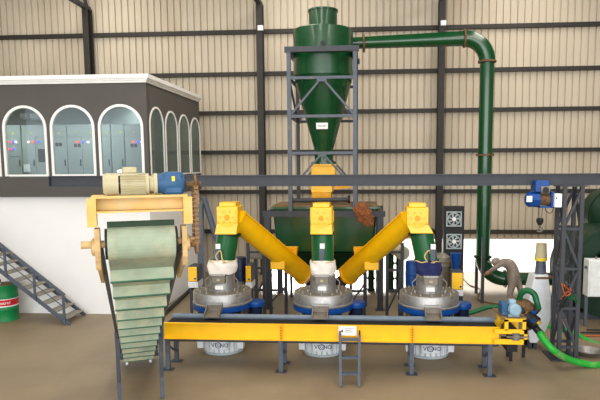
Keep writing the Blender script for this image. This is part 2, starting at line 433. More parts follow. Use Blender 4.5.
# ------------------------------------------------------------------ steel stairs
YF, YB2 = 12.62, 13.42; SX = -7.02; SL = .803
t = thing('staircase', (SX, 13, 0), 'grey steel staircase with open treads rising left along the white wall', 'stairs')
top = 2.95; xe = SX - top / SL
for y, nm in ((YF, 'stringer'), (YB2, 'stringer')):
    MB().bar((SX + .05, y, .02), (xe, y, top + .02), .04, .085).build(nm, 'bsteel', t)
for k in range(16):
    z = .12 + k * .18; x = SX - (z - .05) / SL
    MB().box(x - .13, x + .12, YF + .02, YB2 - .02, z, z + .032).build('tread', 'tread', t, bevel=.006)
for k in range(6):
    x = SX - .02 - k * .68; z = (SX - x) * SL
    MB().bar((x, YF - .04, z + .03), (x, YF - .04, z + .72), .045).build('baluster', 'bsteel', t)
MB().bar((SX + .02, YF - .04, .72), (xe, YF - .04, .72 + (SX + .02 - xe) * SL), .05).build('handrail', 'bsteel', t)
MB().bar((SX + .02, YF - .04, .4), (xe, YF - .04, .4 + (SX + .02 - xe) * SL), .018).build('mid_rail', 'bsteel', t)
MB().box(SX - .03, SX + .1, YF - .05, YF + .04, 0, .03).build('foot_plate', 'bsteel', t)

# ------------------------------------------------------------------ oil drum under the stairs
p0 = G(7.2, 316.5); p0 = V((p0.x + .14, 13.02, 0))
t = thing('oil_drum', p0, 'green steel oil drum with red and white band under the stairs', 'drum')
pr = []
for z0, z1 in ((0, .29), (.29, .58), (.58, .87)):
    pr += [(.292, z0), (.292, z0 + .02), (.284, z0 + .035), (.284, z1 - .035), (.292, z1 - .02)]
pr += [(.295, .88), (.28, .88), (.28, .865), (0, .865)]
MB().lathe(pr, p0, n=40).build('body', 'drumg', t)
MB().lathe([(.2875, .36), (.2875, .56)], p0, n=40, cap=False).build('white_band', 'white', t)
MB().lathe([(.2895, .385), (.2895, .535)], p0, n=40, cap=False).build('red_band', 'red', t)
th = math.radians(24)
lettering('lettering', 'Castrol', .105, p0 + V((.2915 * math.sin(th), -.2915 * math.cos(th), .46)), 'textw', t, rotz=th, bend=.2915)
MB().lathe([(.27, .866), (.27, .885), (0, .885)], p0, n=32).build('lid', 'wood', t)
p1 = p0 + V((-.12, -.1, .886))
t = thing('paint_bucket', p1, 'small white and blue bucket on top of the green drum', 'bucket')
MB().lathe([(.085, 0), (.1, .16), (.09, .16), (.08, .02), (0, .02)], p1, n=24).build('body', 'white', t)
MB().lathe([(.091, .05), (.099, .12)], p1, n=24, cap=False).build('blue_band', 'navyp', t)

# ================================================================== OVERHEAD RUNWAY BEAM, TOWER, HOIST
BY = 10.95
xl = W(51, 181, BY).x
bz0, bz1 = W(330, 186, BY).z, W(330, 174.6, BY).z
t = thing('runway_beam', (xl, BY, bz0), 'long dark grey steel crane beam spanning above the mills', 'beam')
MB().ibeam((xl, BY, (bz0 + bz1) / 2), (9, BY, (bz0 + bz1) / 2), .14, bz1 - bz0, .02).build('web_and_flanges', 'steel', t)
MB().box(xl - .012, xl, BY - .07, BY + .07, bz0, bz1).build('end_plate', 'steel', t)

fl = W(559, 345, 10.76).x; fr_ = fl + .31; yf, yb = 10.76, 11.14; tz = bz0
t = thing('lattice_tower', ((fl + fr_) / 2, BY, 0), 'dark grey lattice steel tower carrying the crane beam on the right', 'tower')
for x in (fl, fr_):
    for y in (yf, yb): MB().bar((x, y, .02), (x, y, tz - .02), .07, .07, (0, 1, 0)).build('post', 'steel', t)
MB().box(fl - .16, fr_ + .1, yf - .1, yb + .1, 0, .02).build('base_plate', 'steel', t)
MB().box(fl - .08, fr_ + .08, yf - .06, yb + .06, tz - .02, tz).build('cap_plate', 'steel', t)
nb = 4
for k in range(nb):
    z0, z1 = .25 + k * (tz - .3) / nb, .25 + (k + 1) * (tz - .3) / nb
    for y in (yf, yb):
        MB().bar((fl, y, z0), (fr_, y, z0), .05).build('strut', 'steel', t)
        MB().bar((fl if k % 2 else fr_, y, z0), (fr_ if k % 2 else fl, y, z1), .045).build('diagonal', 'steel', t)
    for x in (fl, fr_):
        MB().bar((x, yf if k % 2 else yb, z0), (x, yb if k % 2 else yf, z1), .045).build('diagonal', 'steel', t)
# cables wound round the tower
for k, (m_, u, v0, v1, nm, lab) in enumerate((('orange', 566, 284, 300, 'cable_bundle', 'orange cable coil hung on the lattice tower'), ('black', 562, 296, 312, 'cable_bundle', 'grey-black cable tangle hung on the lattice tower'), ('dhose', 572, 294, 303, 'cable_bundle', 'small green cable coil hung on the lattice tower'))):
    random.seed(20 + k); c0, c1 = W(u, v0, yf - .08), W(u, v1, yf - .08)
    pts = [V((random.uniform(-.1, .1) + c0.x, c0.y + random.uniform(-.045, .03), random.uniform(c1.z, c0.z))) for _ in range(9)]
    tag(MB().tube(curve(pts, 6), .011, 6).build(nm, m_, loc=c1), lab, 'cable', 'cables on the tower')

hy = BY - .12
h0 = W(540, 186, hy)
t = thing('electric_hoist', h0, 'blue electric chain hoist hanging from the crane beam beside the lattice tower', 'hoist')
p, q = W(534, 180.5, hy), W(548, 192, hy)
MB().box(p.x, q.x, hy - .1, hy + .22, q.z, p.z).build('trolley', 'blue', t, bevel=.015)
for y in (BY - .1, BY + .1):
    for uu in (536, 546): c_ = W(uu, 183.5, hy); MB().cyl((c_.x, y - .02, bz0 + .05), (c_.x, y + .02, bz0 + .05), .035, 16).build('wheel', 'steel', t)
p = W(546, 190, hy - .14); MB().cyl(p + V((-.08, .1, 0)), p + V((.08, .1, 0)), .09, 20).build('trolley_motor', 'dsilver', t); MB().cyl(p + V((0, 0, 0)), p + V((0, .09, 0)), .055, 16).build('cable_inlet', 'black', t)
c0, c1 = W(525.5, 199.5, hy), W(538.5, 199.5, hy)
MB().lathe([(.09, 0), (.14, .05), (.145, (c1 - c0).length)], c0, c1 - c0, 8).build('hoist_motor', 'blue', t, smooth=False)
p = W(529, 199, hy - .15); MB().cbox(p + V((.01, .01, 0)), .1, .01, .11).build('rating_plate', 'white', t)
c2 = W(549, 199.5, hy); MB().cyl(c1, c2, .1, 24).build('rope_drum', 'rust', t)
for k in range(7): x = c1.x + (k + .5) * (c2.x - c1.x) / 7; MB().lathe([(.101, 0), (.107, .01), (.101, .02)], (x, c1.y, c1.z), (1, 0, 0), 20, cap=False).build('rope_turn', 'rust', t)
c3 = W(553, 199.5, hy)
MB().box(c2.x, c3.x, hy - .13, hy + .13, c2.z - .15, c2.z + .15).build('end_housing', 'blue', t, bevel=.015)
MB().box(c1.x, c2.x, hy - .11, hy + .11, c2.z - .15, c2.z - .12).build('tray', 'blue', t)
p, q = W(553.3, 193.5, hy - .1), W(560, 207, hy - .1); MB().box(p.x, q.x, hy - .2, hy - .02, q.z, p.z).build('control_box', 'white', t, bevel=.008)
MB().cyl(W(556.5, 198.2, hy - .2), W(556.5, 198.2, hy - .21), .015, 10).build('key_switch', 'black', t)
hk = W(540, 218, hy)
for dx in (-.04, .04): MB().tube([(hk.x + dx, hy, c2.z - .1), (hk.x + dx * .8, hy, hk.z)], .007, 6).build('wire_rope', 'steel', t)
MB().lathe([(0, -.14), (.035, -.13), (.065, -.07), (.06, -.01), (.03, .0), (0, 0)], hk, n=16).build('hook_block', 'black', t)
MB().tube(curve([hk + V((0, 0, -.13)), hk + V((.01, 0, -.17)), hk + V((.05, 0, -.2)), hk + V((.03, 0, -.25)), hk + V((-.03, 0, -.25)), hk + V((-.05, 0, -.21))], 5), .013, 8).build('hook', 'dsilver', t)
MB().tube(curve([W(545, 205, hy - .1), W(546, 211, hy - .1), W(551, 213, hy - .1), W(554, 207, hy - .1)], 6), .007, 6).build('pendant_cable', 'black', t)

# leaning support left
py_ = 12.8
q0, q1 = W(199.8, 204, py_), W(199.8, 290, py_)
t = thing('support_post', (q1.x, py_, 0), 'blue-grey steel post with leaning brace behind the conveyor chain', 'post')
MB().box(q0.x - .07, q0.x + .07, py_ - .07, py_ + .07, 0, q0.z).build('upright', 'bsteel', t, bevel=.008)
a, c_ = W(203.5, 197, py_ + .16), W(224, 262, py_ + .16); c_ = a + (c_ - a) * (a.z / (a.z - c_.z))
MB().tube([a, c_], .07, 12).build('brace', 'bsteel', t)

# ================================================================== CYCLONE TOWER
CX, CYY = -1.12, 15.3
PZ = 2.47; PF, PB = 14.35, 16.3; PXL, PXR = W(267.5, 214, PF).x, W(380.5, 214, PF).x
t = thing('steel_platform', (CX, 15.2, 0), 'dark steel platform frame around the green bin, carrying the cyclone', 'platform')
for x in (PXL, PXR):
    for y in (PF, PB): MB().bar((x, y, 0), (x, y, PZ - .07), .15, .15, (0, 1, 0)).build('post', 'steel', t)
    MB().bar((x, PF, PZ), (x, PB, PZ), .1, .14).build('beam', 'steel', t)
for y in (PF, PB): MB().bar((PXL - .12, y, PZ), (PXR + .12, y, PZ), .1, .14).build('beam', 'steel', t)
for y in (PF, PB):
    for x in (PXL, PXR): MB().box(x - .12, x + .12, y - .12, y + .12, 0, .015).build('base_plate', 'steel', t)

FXL, FXR, FF, FB = W(289.5, 120, 14.4).x, W(355, 120, 14.4).x, 14.4, 16.2
ztop = W(322, 49, FF).z
t = thing('cyclone_frame', (CX, 15.1, PZ + .07), 'tall grey steel support frame around the green cyclone', 'frame')
for x in (FXL, FXR):
    for y in (FF, FB): MB().bar((x, y, PZ + .07), (x, y, ztop - .06), .1, .1, (0, 1, 0)).build('post', 'bsteel' if y == FF else 'steel', t)
for y in (FF, FB): MB().bar((FXL - .1, y, ztop), (FXR + .1, y, ztop), .14, .13).build('top_beam', 'steel', t)
for x in (FXL, FXR): MB().bar((x, FF, ztop), (x, FB, ztop), .12, .12).build('top_beam', 'steel', t)
z77, z116, z153 = W(322, 77.5, FF).z, W(322, 116, FF).z, W(322, 153, FF).z
for y in (FF, FB):
    for z in (z77, z116, z153): MB().bar((FXL, y, z), (FXR, y, z), .07).build('rail', 'bsteel' if y == FF else 'steel', t)
    cxm = (FXL + FXR) / 2
    for sx in (FXL, FXR):
        MB().bar((cxm, y, z77), (sx + (cxm - sx) * .05, y, z116 + .05), .05).build('diagonal', 'bsteel', t)
        MB().bar((cxm, y, z153), (sx + (cxm - sx) * .15, y, W(322, 184, FF).z), .05).build('diagonal', 'bsteel', t)
    MB().box(cxm - .12, cxm + .12, y - .05, y - .035, z77 - .1, z77 + .03).build('gusset', 'bsteel', t)
    MB().box(cxm - .1, cxm + .1, y - .05, y - .035, z153 - .09, z153 + .03).build('gusset', 'bsteel', t)
for x in (FXL, FXR):
    for z in (z77, z116, z153): MB().bar((x, FF, z), (x, FB, z), .06).build('rail', 'steel', t)
    MB().bar((x, FF, z77), (x, FB, z116), .05).build('diagonal', 'steel', t)

t = thing('dust_cyclone', (CX, CYY, 3.72), 'large dark green cyclone separator with tapering cone', 'cyclone')
RC = .785; zc0 = W(323, 72, CYY - .785).z; zc1 = W(323, 24, CYY - .785).z; ztn = W(323, 6.5, CYY - .37).z; zb_ = 4.05
MB().lathe([(RC, zc0), (RC, zc1), (RC - .02, zc1 + .015), (.37, zc1 + .03)], (CX, CYY, 0), n=48).build('barrel', 'green', t)
MB().lathe([(RC + .004, -.02), (RC + .03, -.02), (RC + .03, .02), (RC + .004, .02)], (CX, CYY, zc0), n=48, cap=False).build('seam_ring', 'green', t)
MB().lathe([(RC, zc0), (.235, zb_)], (CX, CYY, 0), n=48).build('cone', 'green', t)
MB().lathe([(.235, zb_), (.25, zb_ - .02), (.25, 3.78), (.34, 3.78), (.34, 3.73)], (CX, CYY, 0), n=32).build('cone_outlet', 'green', t)
MB().lathe([(.37, zc1 + .02), (.37, ztn - .04), (.395, ztn - .04), (.395, ztn), (.34, ztn), (.34, ztn - .25), (0, ztn - .25)], (CX, CYY, 0), n=40).build('top_outlet', 'green', t)
p = W(323, 43, CYY - RC - .05); MB().cyl(p, p + V((0, .12, 0)), .07, 16).build('sight_port', 'dgreen', t); MB().cyl(p - V((0, .005, 0)), p, .045, 16).build('port_glass', 'black', t)
# small white plate on the cone
zz = W(322, 126, 14.9).z; rr = .235 + (RC - .235) * (zz - zb_) / (zc0 - zb_)
MB().box(CX - .16, CX + .14, CYY - rr - .03, CYY - rr - .015, zz - .08, zz + .08).build('name_plate', 'white', t)
lettering('lettering', 'VIG NO', .06, (CX - .01, CYY - rr - .033, zz), 'text', t)

# yellow rotary airlock under the cyclone
t = thing('rotary_airlock', (CX, CYY, 2.7), 'yellow rotary airlock valve between cyclone and bin', 'valve')
zt_ = 3.72
MB().box(CX - .34, CX + .34, CYY - .34, CYY + .34, zt_ - .04, zt_).build('flange', 'yellow', t, bevel=.005)
MB().box(CX - .31, CX + .31, CYY - .31, CYY + .31, 3.3, zt_ - .04).build('body', 'yellow', t, bevel=.01)
MB().box(CX - .38, CX + .3, CYY - .36, CYY + .36, 3.24, 3.3).build('flange', 'yellow', t, bevel=.005)
MB().box(CX - .32, CX + .24, CYY - .3, CYY + .3, 2.98, 3.24).build('chute', 'yellow', t, bevel=.01)
MB().box(CX - .3, CX + .2, CYY - .3, CYY + .3, 2.62, 2.98).build('lower_chute', 'ochre', t, bevel=.01)
MB().prism([(CX + .3, CYY - .3, 3.22), (CX + .72, CYY - .3, 3.18), (CX + .72, CYY - .3, 3.1), (CX + .3, CYY - .3, 3.05)], (0, .3, 0)).build('motor_bracket', 'ochre', t)
p, q = W(292, 200.5, 14.55), W(349, 199.5, 14.55)
MB().cyl(p, q, .055, 16).build('drive_shaft', 'steel', t)
for e in (p, q): MB().cyl(e - V((.03, 0, 0)), e + V((.03, 0, 0)), .1, 16).build('bearing', 'black', t)

# green bin
t = thing('flour_bin', (CX, 15.2, 0), 'wide dark green steel bin inside the platform frame', 'bin')
x0, x1 = W(273, 235, 14.5).x, W(377.5, 235, 14.5).x; zt_ = 2.62
MB().hexa([(x0 + .1, 14.5, 1.45), (x1 - .1, 14.5, 1.45), (x1 - .1, 15.9, 1.45), (x0 + .1, 15.9, 1.45), (x0, 14.46, zt_), (x1, 14.46, zt_), (x1, 15.94, zt_), (x0, 15.94, zt_)]).build('body', 'green', t, bevel=.05)
MB().hexa([(x0 + .8, 14.75, .95), (x1 - .8, 14.75, .95), (x1 - .8, 15.5, .95), (x0 + .8, 15.5, .95), (x0 + .1, 14.5, 1.45), (x1 - .1, 14.5, 1.45), (x1 - .1, 15.9, 1.45), (x0 + .1, 15.9, 1.45)]).build('hopper_bottom', 'dgreen', t)
MB().box(x0 - .06, x1 + .06, 14.41, 14.47, zt_ - .03, zt_ + .02).build('rim', 'green', t)
MB().box(x0, x1, 14.47, 15.95, zt_, zt_ + .06).build('dusty_cover', 'wood', t)
for x in (x0 + .3, x1 - .3):
    for y in (14.7, 15.7): MB().bar((x, y, 0), (x, y, 1.4), .07).build('leg', 'steel', t)

# crumpled brown tarpaulin hanging on the platform corner
pt = W(364.5, 214, PF - .12)
bm = bmesh.new(); bmesh.ops.create_icosphere(bm, subdivisions=4, radius=1)
for v in bm.verts:
    n_ = noise.noise(v.co * 1.7) * .35 + noise.noise(v.co * 4.5) * .3 + noise.noise(V((v.co.x * 9, v.co.y * 9, v.co.z * 3))) * .15
    v.co = V((v.co.x * .21, v.co.y * .1, v.co.z * .27)) * (1 + n_); v.co.x -= v.co.z * .35
me = bpy.data.meshes.new('tarpaulin'); bm.to_mesh(me); bm.free(); me.materials.append(M['tarp'])
o = bpy.data.objects.new('tarpaulin', me); col.objects.link(o); o.location = pt
tag(o, 'crumpled brown tarpaulin hung on the right corner of the platform', 'tarpaulin')

# ------------------------------------------------------------------ green duct
DY = 16.05
vt = W(487, 62, DY); vb = W(483, 252, DY); dx = (vt.x + vb.x) / 2
hz = W(465, 38.5, DY).z; lz = .5; rb = .62
t = thing('air_duct', (dx, DY, 0), 'dark green round duct from cyclone across and down to the floor', 'duct')
s0 = W(357, 43, 15.9); e0 = V((dx - rb, DY, hz))
MB().tube([s0 + V((-.25, -.0, -.01)), s0, e0], [.155, .155, .2], 24).build('upper_run', 'green', t)
el = [V((dx - rb + rb * math.sin(a), DY, hz - rb + rb * math.cos(a))) for a in [k * math.pi / 2 / 10 for k in range(11)]]
MB().tube(el, .22, 24).build('elbow', 'green', t)
MB().tube([(dx, DY, hz - rb), (dx, DY, lz + rb)], .19, 24).build('riser', 'green', t)
lo = [V((dx + rb - rb * math.cos(a), DY, lz + rb - rb * math.sin(a))) for a in [k * math.pi / 2 / 10 for k in range(11)]]
MB().tube(lo, .2, 24).build('elbow', 'green', t)
MB().tube([(dx + rb, DY, lz), (dx + 2.6, DY, lz)], .18, 24).build('lower_run', 'green', t)
for p_, d_ in ((s0 + V((.18, .02, 0)), e0 - s0), (e0, V((1, 0, 0))), (V((dx, DY, hz - rb)), V((0, 0, 1))), (V((dx, DY, W(485, 155, DY).z)), V((0, 0, 1))), (V((dx, DY, lz + rb)), V((0, 0, 1))), (V((dx + rb, DY, lz)), V((1, 0, 0)))):
    d_ = d_.normalized(); MB().lathe([(.15, -.025), (.245, -.025), (.245, .025), (.15, .025)], p_, d_, 28, cap=False).build('flange', 'rust' if p_.z > 3 else 'dgreen', t)
g0 = G(482, 303); MB().bar(g0, (g0.x, g0.y, W(483, 237, g0.y).z), .08, .08, (0, 1, 0)).build('prop', 'steel', t)
g0 = G(476, 293); MB().bar(g0, (g0.x, g0.y, 1.0), .08, .08, (0, 1, 0)).build('prop', 'steel', t)

# ================================================================== GREEN DRUM MACHINE ON THE RIGHT
gy = 13.6
cc = W(615, 274, gy); rr = (W(615, 274, gy) - W(567, 274, gy)).length
t = thing('dust_collector', (cc.x, gy + 1, 0), 'big dark green round machine with ringed casing behind the lattice tower', 'machine')
pr = [(rr * .55, 0), (rr * .93, 0), (rr * .93, .02), (rr, .02)]
for k in range(6):
    z0 = .02 + k * .2; pr += [(rr, z0 + .16), (rr * .965, z0 + .17), (rr * .965, z0 + .19), (rr, z0 + .2)]
pr += [(rr, 1.3), (0, 1.3)]
MB().lathe(pr, cc, (0, 1, 0), 48).build('casing', 'dgreen', t)
MB().lathe([(0, .12), (rr * .55, .12), (rr * .55, 0), (rr * .6, -.02), (rr * .6, .0)], cc, (0, 1, 0), 40).build('end_cover', 'dgreen', t)
c2 = W(619, 216, gy + 1.2); r2 = (W(619, 216, gy + 1.2) - W(590, 216, gy + 1.2)).length
MB().lathe([(0, -.28), (r2 * .5, -.24), (r2 * .86, -.14), (r2, 0), (r2, .1), (r2 * 1.03, .1), (r2 * 1.03, .16), (r2, .16), (r2, .7)], c2, (0, 1, 0), 40).build('upper_housing', 'dgreen', t)
MB().bar((c2.x, gy + 1.5, 0), (c2.x, gy + 1.5, c2.z - r2 * .9), .3).build('stand', 'dgreen', t)
for x in (cc.x - rr * .6, cc.x + rr * .6): MB().bar((x, gy + 1, 0), (x, gy + 1, cc.z), .14).build('leg', 'dgreen', t)
MB().box(cc.x - rr, cc.x + rr, gy + .1, gy + 1.9, 0, .16).build('skid', 'steel', t)

# grey cabinet on legs
kq = G(588, 328); ky = kq.y
p, q = W(589, 260, ky), W(606, 297, ky)
t = thing('control_cabinet', (q.x, ky, 0), 'light grey control cabinet on legs at the right edge', 'cabinet')
MB().box(p.x, q.x + .1, ky, ky + .3, q.z, p.z).build('body', 'ac', t, bevel=.01)
MB().box(p.x + .03, q.x + .07, ky - .012, ky, q.z + .03, p.z - .03).build('door', 'ac', t, bevel=.004)
MB().bar((p.x - .05, ky + .1, p.z - .18), (p.x, ky + .1, p.z - .18), .06).build('cable_gland', 'bsteel', t)
MB().cyl((p.x + .2, ky + .12, p.z), (p.x + .2, ky + .12, p.z + .07), .02, 8).build('lifting_eye', 'dsilver', t)
for x in (p.x + .03, q.x + .07): MB().bar((x, ky + .15, 0), (x, ky + .15, q.z), .06).build('leg', 'bsteel', t)

# ================================================================== FAN TOWER
fy = 14.8
p, q = W(444.5, 206.5, fy), W(463.5, 262, fy)
t = thing('fan_cabinet', ((p.x + q.x) / 2, fy, 0), 'tall black cabinet with two pale round fans beside the steel column', 'fan')
MB().box(p.x, q.x, fy, fy + .3, .25, p.z).build('case', 'black', t, bevel=.01)
MB().box(p.x + .03, q.x - .03, fy - .015, fy, p.z - .18, p.z - .03).build('header_panel', 'black', t)
for x in (p.x + .04, q.x - .04): MB().bar((x, fy + .15, 0), (x, fy + .15, .25), .06).build('leg', 'black', t)
for v in (219, 241.5):
    c_ = W(454, v, fy - .02); f_ = MB()
    f_.lathe([(.165, 0), (.165, .02), (.14, .02), (.14, 0)], c_, (0, -1, 0), 28, cap=False); ring = f_.build('fan_ring', 'fan', t)
    sq = MB()
    for sg in (-1, 1): sq.bar(c_ + V((sg * .18, .0, -.195)), c_ + V((sg * .18, .0, .195)), .03, .02, (0, 1, 0)); sq.bar(c_ + V((-.165, .0, sg * .18)), c_ + V((.165, .0, sg * .18)), .02, .03)
    sq.build('fan_guard', 'fan', ring)
    hb = MB().cyl(c_, c_ - V((0, .035, 0)), .05, 16).build('hub', 'white', ring)
    for k in range(7):
        a = k * 2 * math.pi / 7; d = V((math.cos(a), 0, math.sin(a))); s_ = V((-math.sin(a), 0, math.cos(a)))
        MB().prism([c_ + d * .045 - V((0, .012, 0)), c_ + d * .13 - s_ * .02 - V((0, .02, 0)), c_ + d * .135 + s_ * .035 - V((0, .008, 0)), c_ + d * .05 + s_ * .03 - V((0, .005, 0))], (0, .004, 0)).build('blade', 'fan', ring, smooth=False)

# ================================================================== STONE MILLS
MY = 11.03
mx = [W(222.5, 290, MY).x, W(323, 290, MY).x, W(429, 292, MY).x]
X = mx[1]
mlab = ['aluminium-lidded stone mill with white base, leftmost of three, by the inclined conveyor', 'aluminium-lidded stone mill with white base, the middle one of three', 'aluminium-lidded stone mill with white base, rightmost of three, under the navy sleeve']
mill = thing('stone_mill', (X, MY, 0), mlab[1], 'mill', 'stone mills behind the yellow conveyor')
C = V((X, MY, 0))
base = MB().lathe([(.385, .0), (.4, .012), (.4, .05), (.37, .06), (.365, .66), (.35, .68)], C, n=48).build('base', 'fan', mill)
for k in range(24):
    a = 2 * math.pi * (k + .5) / 24; d = V((math.cos(a), math.sin(a), 0))
    MB().bar(C + d * .375 + V((0, 0, .06)), C + d * .375 + V((0, 0, .66)), .066, .05, d).build('rib', 'dwhite', base)
for s_ in (-1, 1):
    MB().box(X + s_ * .4 - .06, X + s_ * .4 + .06, MY - .3, MY - .12, .12, .27).build('bracket', 'dwhite', base, bevel=.01)
    MB().box(X + s_ * .445 - .015, X + s_ * .445 + .015, MY - .3, MY - .12, .27, .5).build('bracket_ear', 'dwhite', base)
pl = MB().box(X - .17, X + .17, MY - .415, MY - .36, .13, .31).build('badge_plate', 'dwhite', base, bevel=.01)
# badge: letters with a ring in the middle
lettering('lettering', 'VI', .12, (X - .095, MY - .417, .22), 'text', base)
lettering('lettering', 'NO', .105, (X + .11, MY - .417, .22), 'text', base)
MB().lathe([(.048, 0), (.06, 0), (.06, .006), (.048, .006)], (X, MY - .415, .22), (0, -1, 0), 24, cap=False).build('badge_ring', 'text', base)
lettering('lettering', 'G', .085, (X, MY - .417, .22), 'text', base)
MB().lathe([(.36, .68), (.36, .9)], C, n=32).build('core', 'black', mill)
for k in range(4):
    a = math.pi / 4 + k * math.pi / 2; d = V((math.cos(a), math.sin(a), 0)); MB().bar(C + d * .3 + V((0, 0, .62)), C + d * .5 + V((0, 0, .9)), .07).build('bracket_arm', 'black', mill)
MB().lathe([(.54, .895), (.585, .895), (.59, .91), (.59, .995), (.56, 1.0)], C, n=56).build('blue_ring', 'blue', mill)
lid = MB().lathe([(.585, 1.0), (.59, 1.01), (.59, 1.03), (.57, 1.04), (.57, 1.225), (.56, 1.24), (.54, 1.243)], C, n=56, cap=False).build('lid', 'silver', mill)
MB().lathe([(.545, 1.235), (.54, 1.245), (.26, 1.245)], C, n=56).build('lid_top', 'dsilver', lid)
for k in range(14):
    a = 2 * math.pi * (k + .5) / 14; d = V((math.cos(a), math.sin(a), 0)); p = C + d * .47 + V((0, 0, 1.245))
    MB().lathe([(.022, 0), (.022, .012), (.012, .012), (.012, .04), (0, .042)], p, n=10).build('bolt', 'silver', lid)
for k in range(6):
    a = 2 * math.pi * (k + .5) / 6; d = V((math.cos(a), math.sin(a), 0)); p = C + d * .33 + V((0, 0, 1.245))
    MB().lathe([(.02, 0), (.018, .05), (0, .055)], p, n=10).build('knob', 'silver', lid)
neck = MB().lathe([(.27, 1.245), (.27, 1.26), (.25, 1.265), (.25, 1.56), (.23, 1.58)], C, n=40).build('neck', 'silver', mill)
MB().box(X - .13, X + .13, MY - .31, MY - .18, 1.42, 1.57).build('inspection_hatch', 'dsilver', neck, bevel=.01)
MB().box(X - .14, X + .14, MY - .33, MY - .18, 1.57, 1.6).build('hatch_lid', 'silver', neck, bevel=.005)
MB().box(X - .03, X + .03, MY - .318, MY - .31, 1.47, 1.51).build('hatch_label', 'cream', neck)
MB().box(X - .08, X + .08, MY - .256, MY - .245, 1.29, 1.37).build('sticker', 'white', neck)
for s_ in (-1, 1): MB().tube(curve([C + V((s_ * .25, -.05, 1.5)), C + V((s_ * .33, -.07, 1.42)), C + V((s_ * .31, -.08, 1.3)), C + V((s_ * .35, -.1, 1.25))], 5), .012, 8).build('toggle_clip', 'dsilver', neck)
ch = MB()
y0 = MY - .6; y1 = MY - .86; za, zb2 = .96, .90
for s_ in (-1, 1): ch.hexa([(X + s_ * .14 - .008, y0, za), (X + s_ * .14 + .008, y0, za), (X + s_ * .14 + .008, y1, zb2), (X + s_ * .14 - .008, y1, zb2), (X + s_ * .14 - .008, y0, za + .13), (X + s_ * .14 + .008, y0, za + .13), (X + s_ * .14 + .008, y1, zb2 + .05), (X + s_ * .14 - .008, y1, zb2 + .05)])
ch.hexa([(X - .14, y0, za), (X + .14, y0, za), (X + .14, y1, zb2 - .01), (X - .14, y1, zb2 - .01), (X - .14, y0, za + .015), (X + .14, y0, za + .015), (X + .14, y1, zb2 + .005), (X - .14, y1, zb2 + .005)])
ch.box(X - .15, X + .15, y0 - .03, y0 + .02, za, za + .13)
ch.build('discharge_chute', 'dsilver', mill, smooth=False)
MB().box(X - .15, X + .15, y0 - .05, y0 + .0, za + .12, za + .15).build('chute_lip', 'silver', mill)
pul = V((X + .66, MY + .06, 0))
pc = MB().lathe([(.165, .9), (.17, .91), (.17, .99), (.16, 1.01), (0, 1.01)], pul, n=28).build('pulley_cover', 'blue', mill)
MB().box(X + .5, X + .66, MY - .08, MY + .2, .905, .99).build('belt_guard', 'blue', pc)
MB().lathe([(.12, .6), (.13, .62), (.13, .87), (.1, .9)], pul, n=24).build('drive_motor', 'navyp', mill)
MB().bar((X + .5, MY + .06, .72), (X + .66, MY + .06, .72), .1).build('motor_bracket', 'black', mill)
for i in (0, 2):
    m2 = copy_tree(mill); m2.location = (mx[i], MY, 0); m2['label'] = mlab[i]
MX = mx

# cloth sleeves
def sleeve(x, z0, z1, r, m_, label, top):
    mb = MB(); n_, k_ = 40, 10
    prf = []
    for j in range(k_ + 1):
        tt = j / k_
        for i in range(n_):
            a = 2 * math.pi * i / n_
            w_ = 1 + .05 * math.sin(a * 5 + tt * 4) + .04 * noise.noise(V((math.cos(a) * 2, math.sin(a) * 2, tt * 4 + x)))
            bul = 1 + .08 * math.sin(math.pi * tt)
            mb.v.append(V((x + top * tt + r * w_ * bul * math.cos(a), MY + r * w_ * bul * math.sin(a), z0 + (z1 - z0) * tt + .012 * math.sin(3 * a))))
    for j in range(k_):
        for i in range(n_): i2 = (i + 1) % n_; mb.f.append((j * n_ + i, j * n_ + i2, (j + 1) * n_ + i2, (j + 1) * n_ + i))
    root = thing('cloth_sleeve', (x, MY, z0), label, 'sleeve', 'cloth sleeves above the mills')
    mb.build('cloth', m_, root)
    rp = MB(); pts = [V((x + top * .92 + r * 1.02 * math.cos(2 * math.pi * i / 24), MY + r * 1.02 * math.sin(2 * math.pi * i / 24), z1 - .03 + .012 * math.sin(i * 1.9))) for i in range(25)]
    rp.tube(pts, .012, 6).build('tie_rope', 'rope', root)
    if m_ != 'cloth' or top > .02:
        q = curve([V((x + top - .02, MY - r * 1.05, z1 - .02)), V((x + top - .07, MY - r * 1.1, z1 + .1)), V((x + top + .02, MY - r * 1.05, z1 + .2)), V((x + top + .06, MY - r * 1.1, z1 + .03)), V((x + top + .12, MY - r, z1 - .04))], 6)
        MB().tube(q, .014, 6).build('loose_rope', 'rope', root)
sleeve(MX[0], 1.585, 1.86, .27, 'cloth', 'white cloth sleeve, tied with frayed rope, on the leftmost mill', .03)
sleeve(MX[1], 1.585, 1.86, .235, 'cloth', 'white cloth sleeve hanging straight onto the middle mill', 0)
sleeve(MX[2], 1.585, 1.88, .235, 'navy', 'navy blue cloth sleeve with yellow rope on the rightmost mill', -.05)

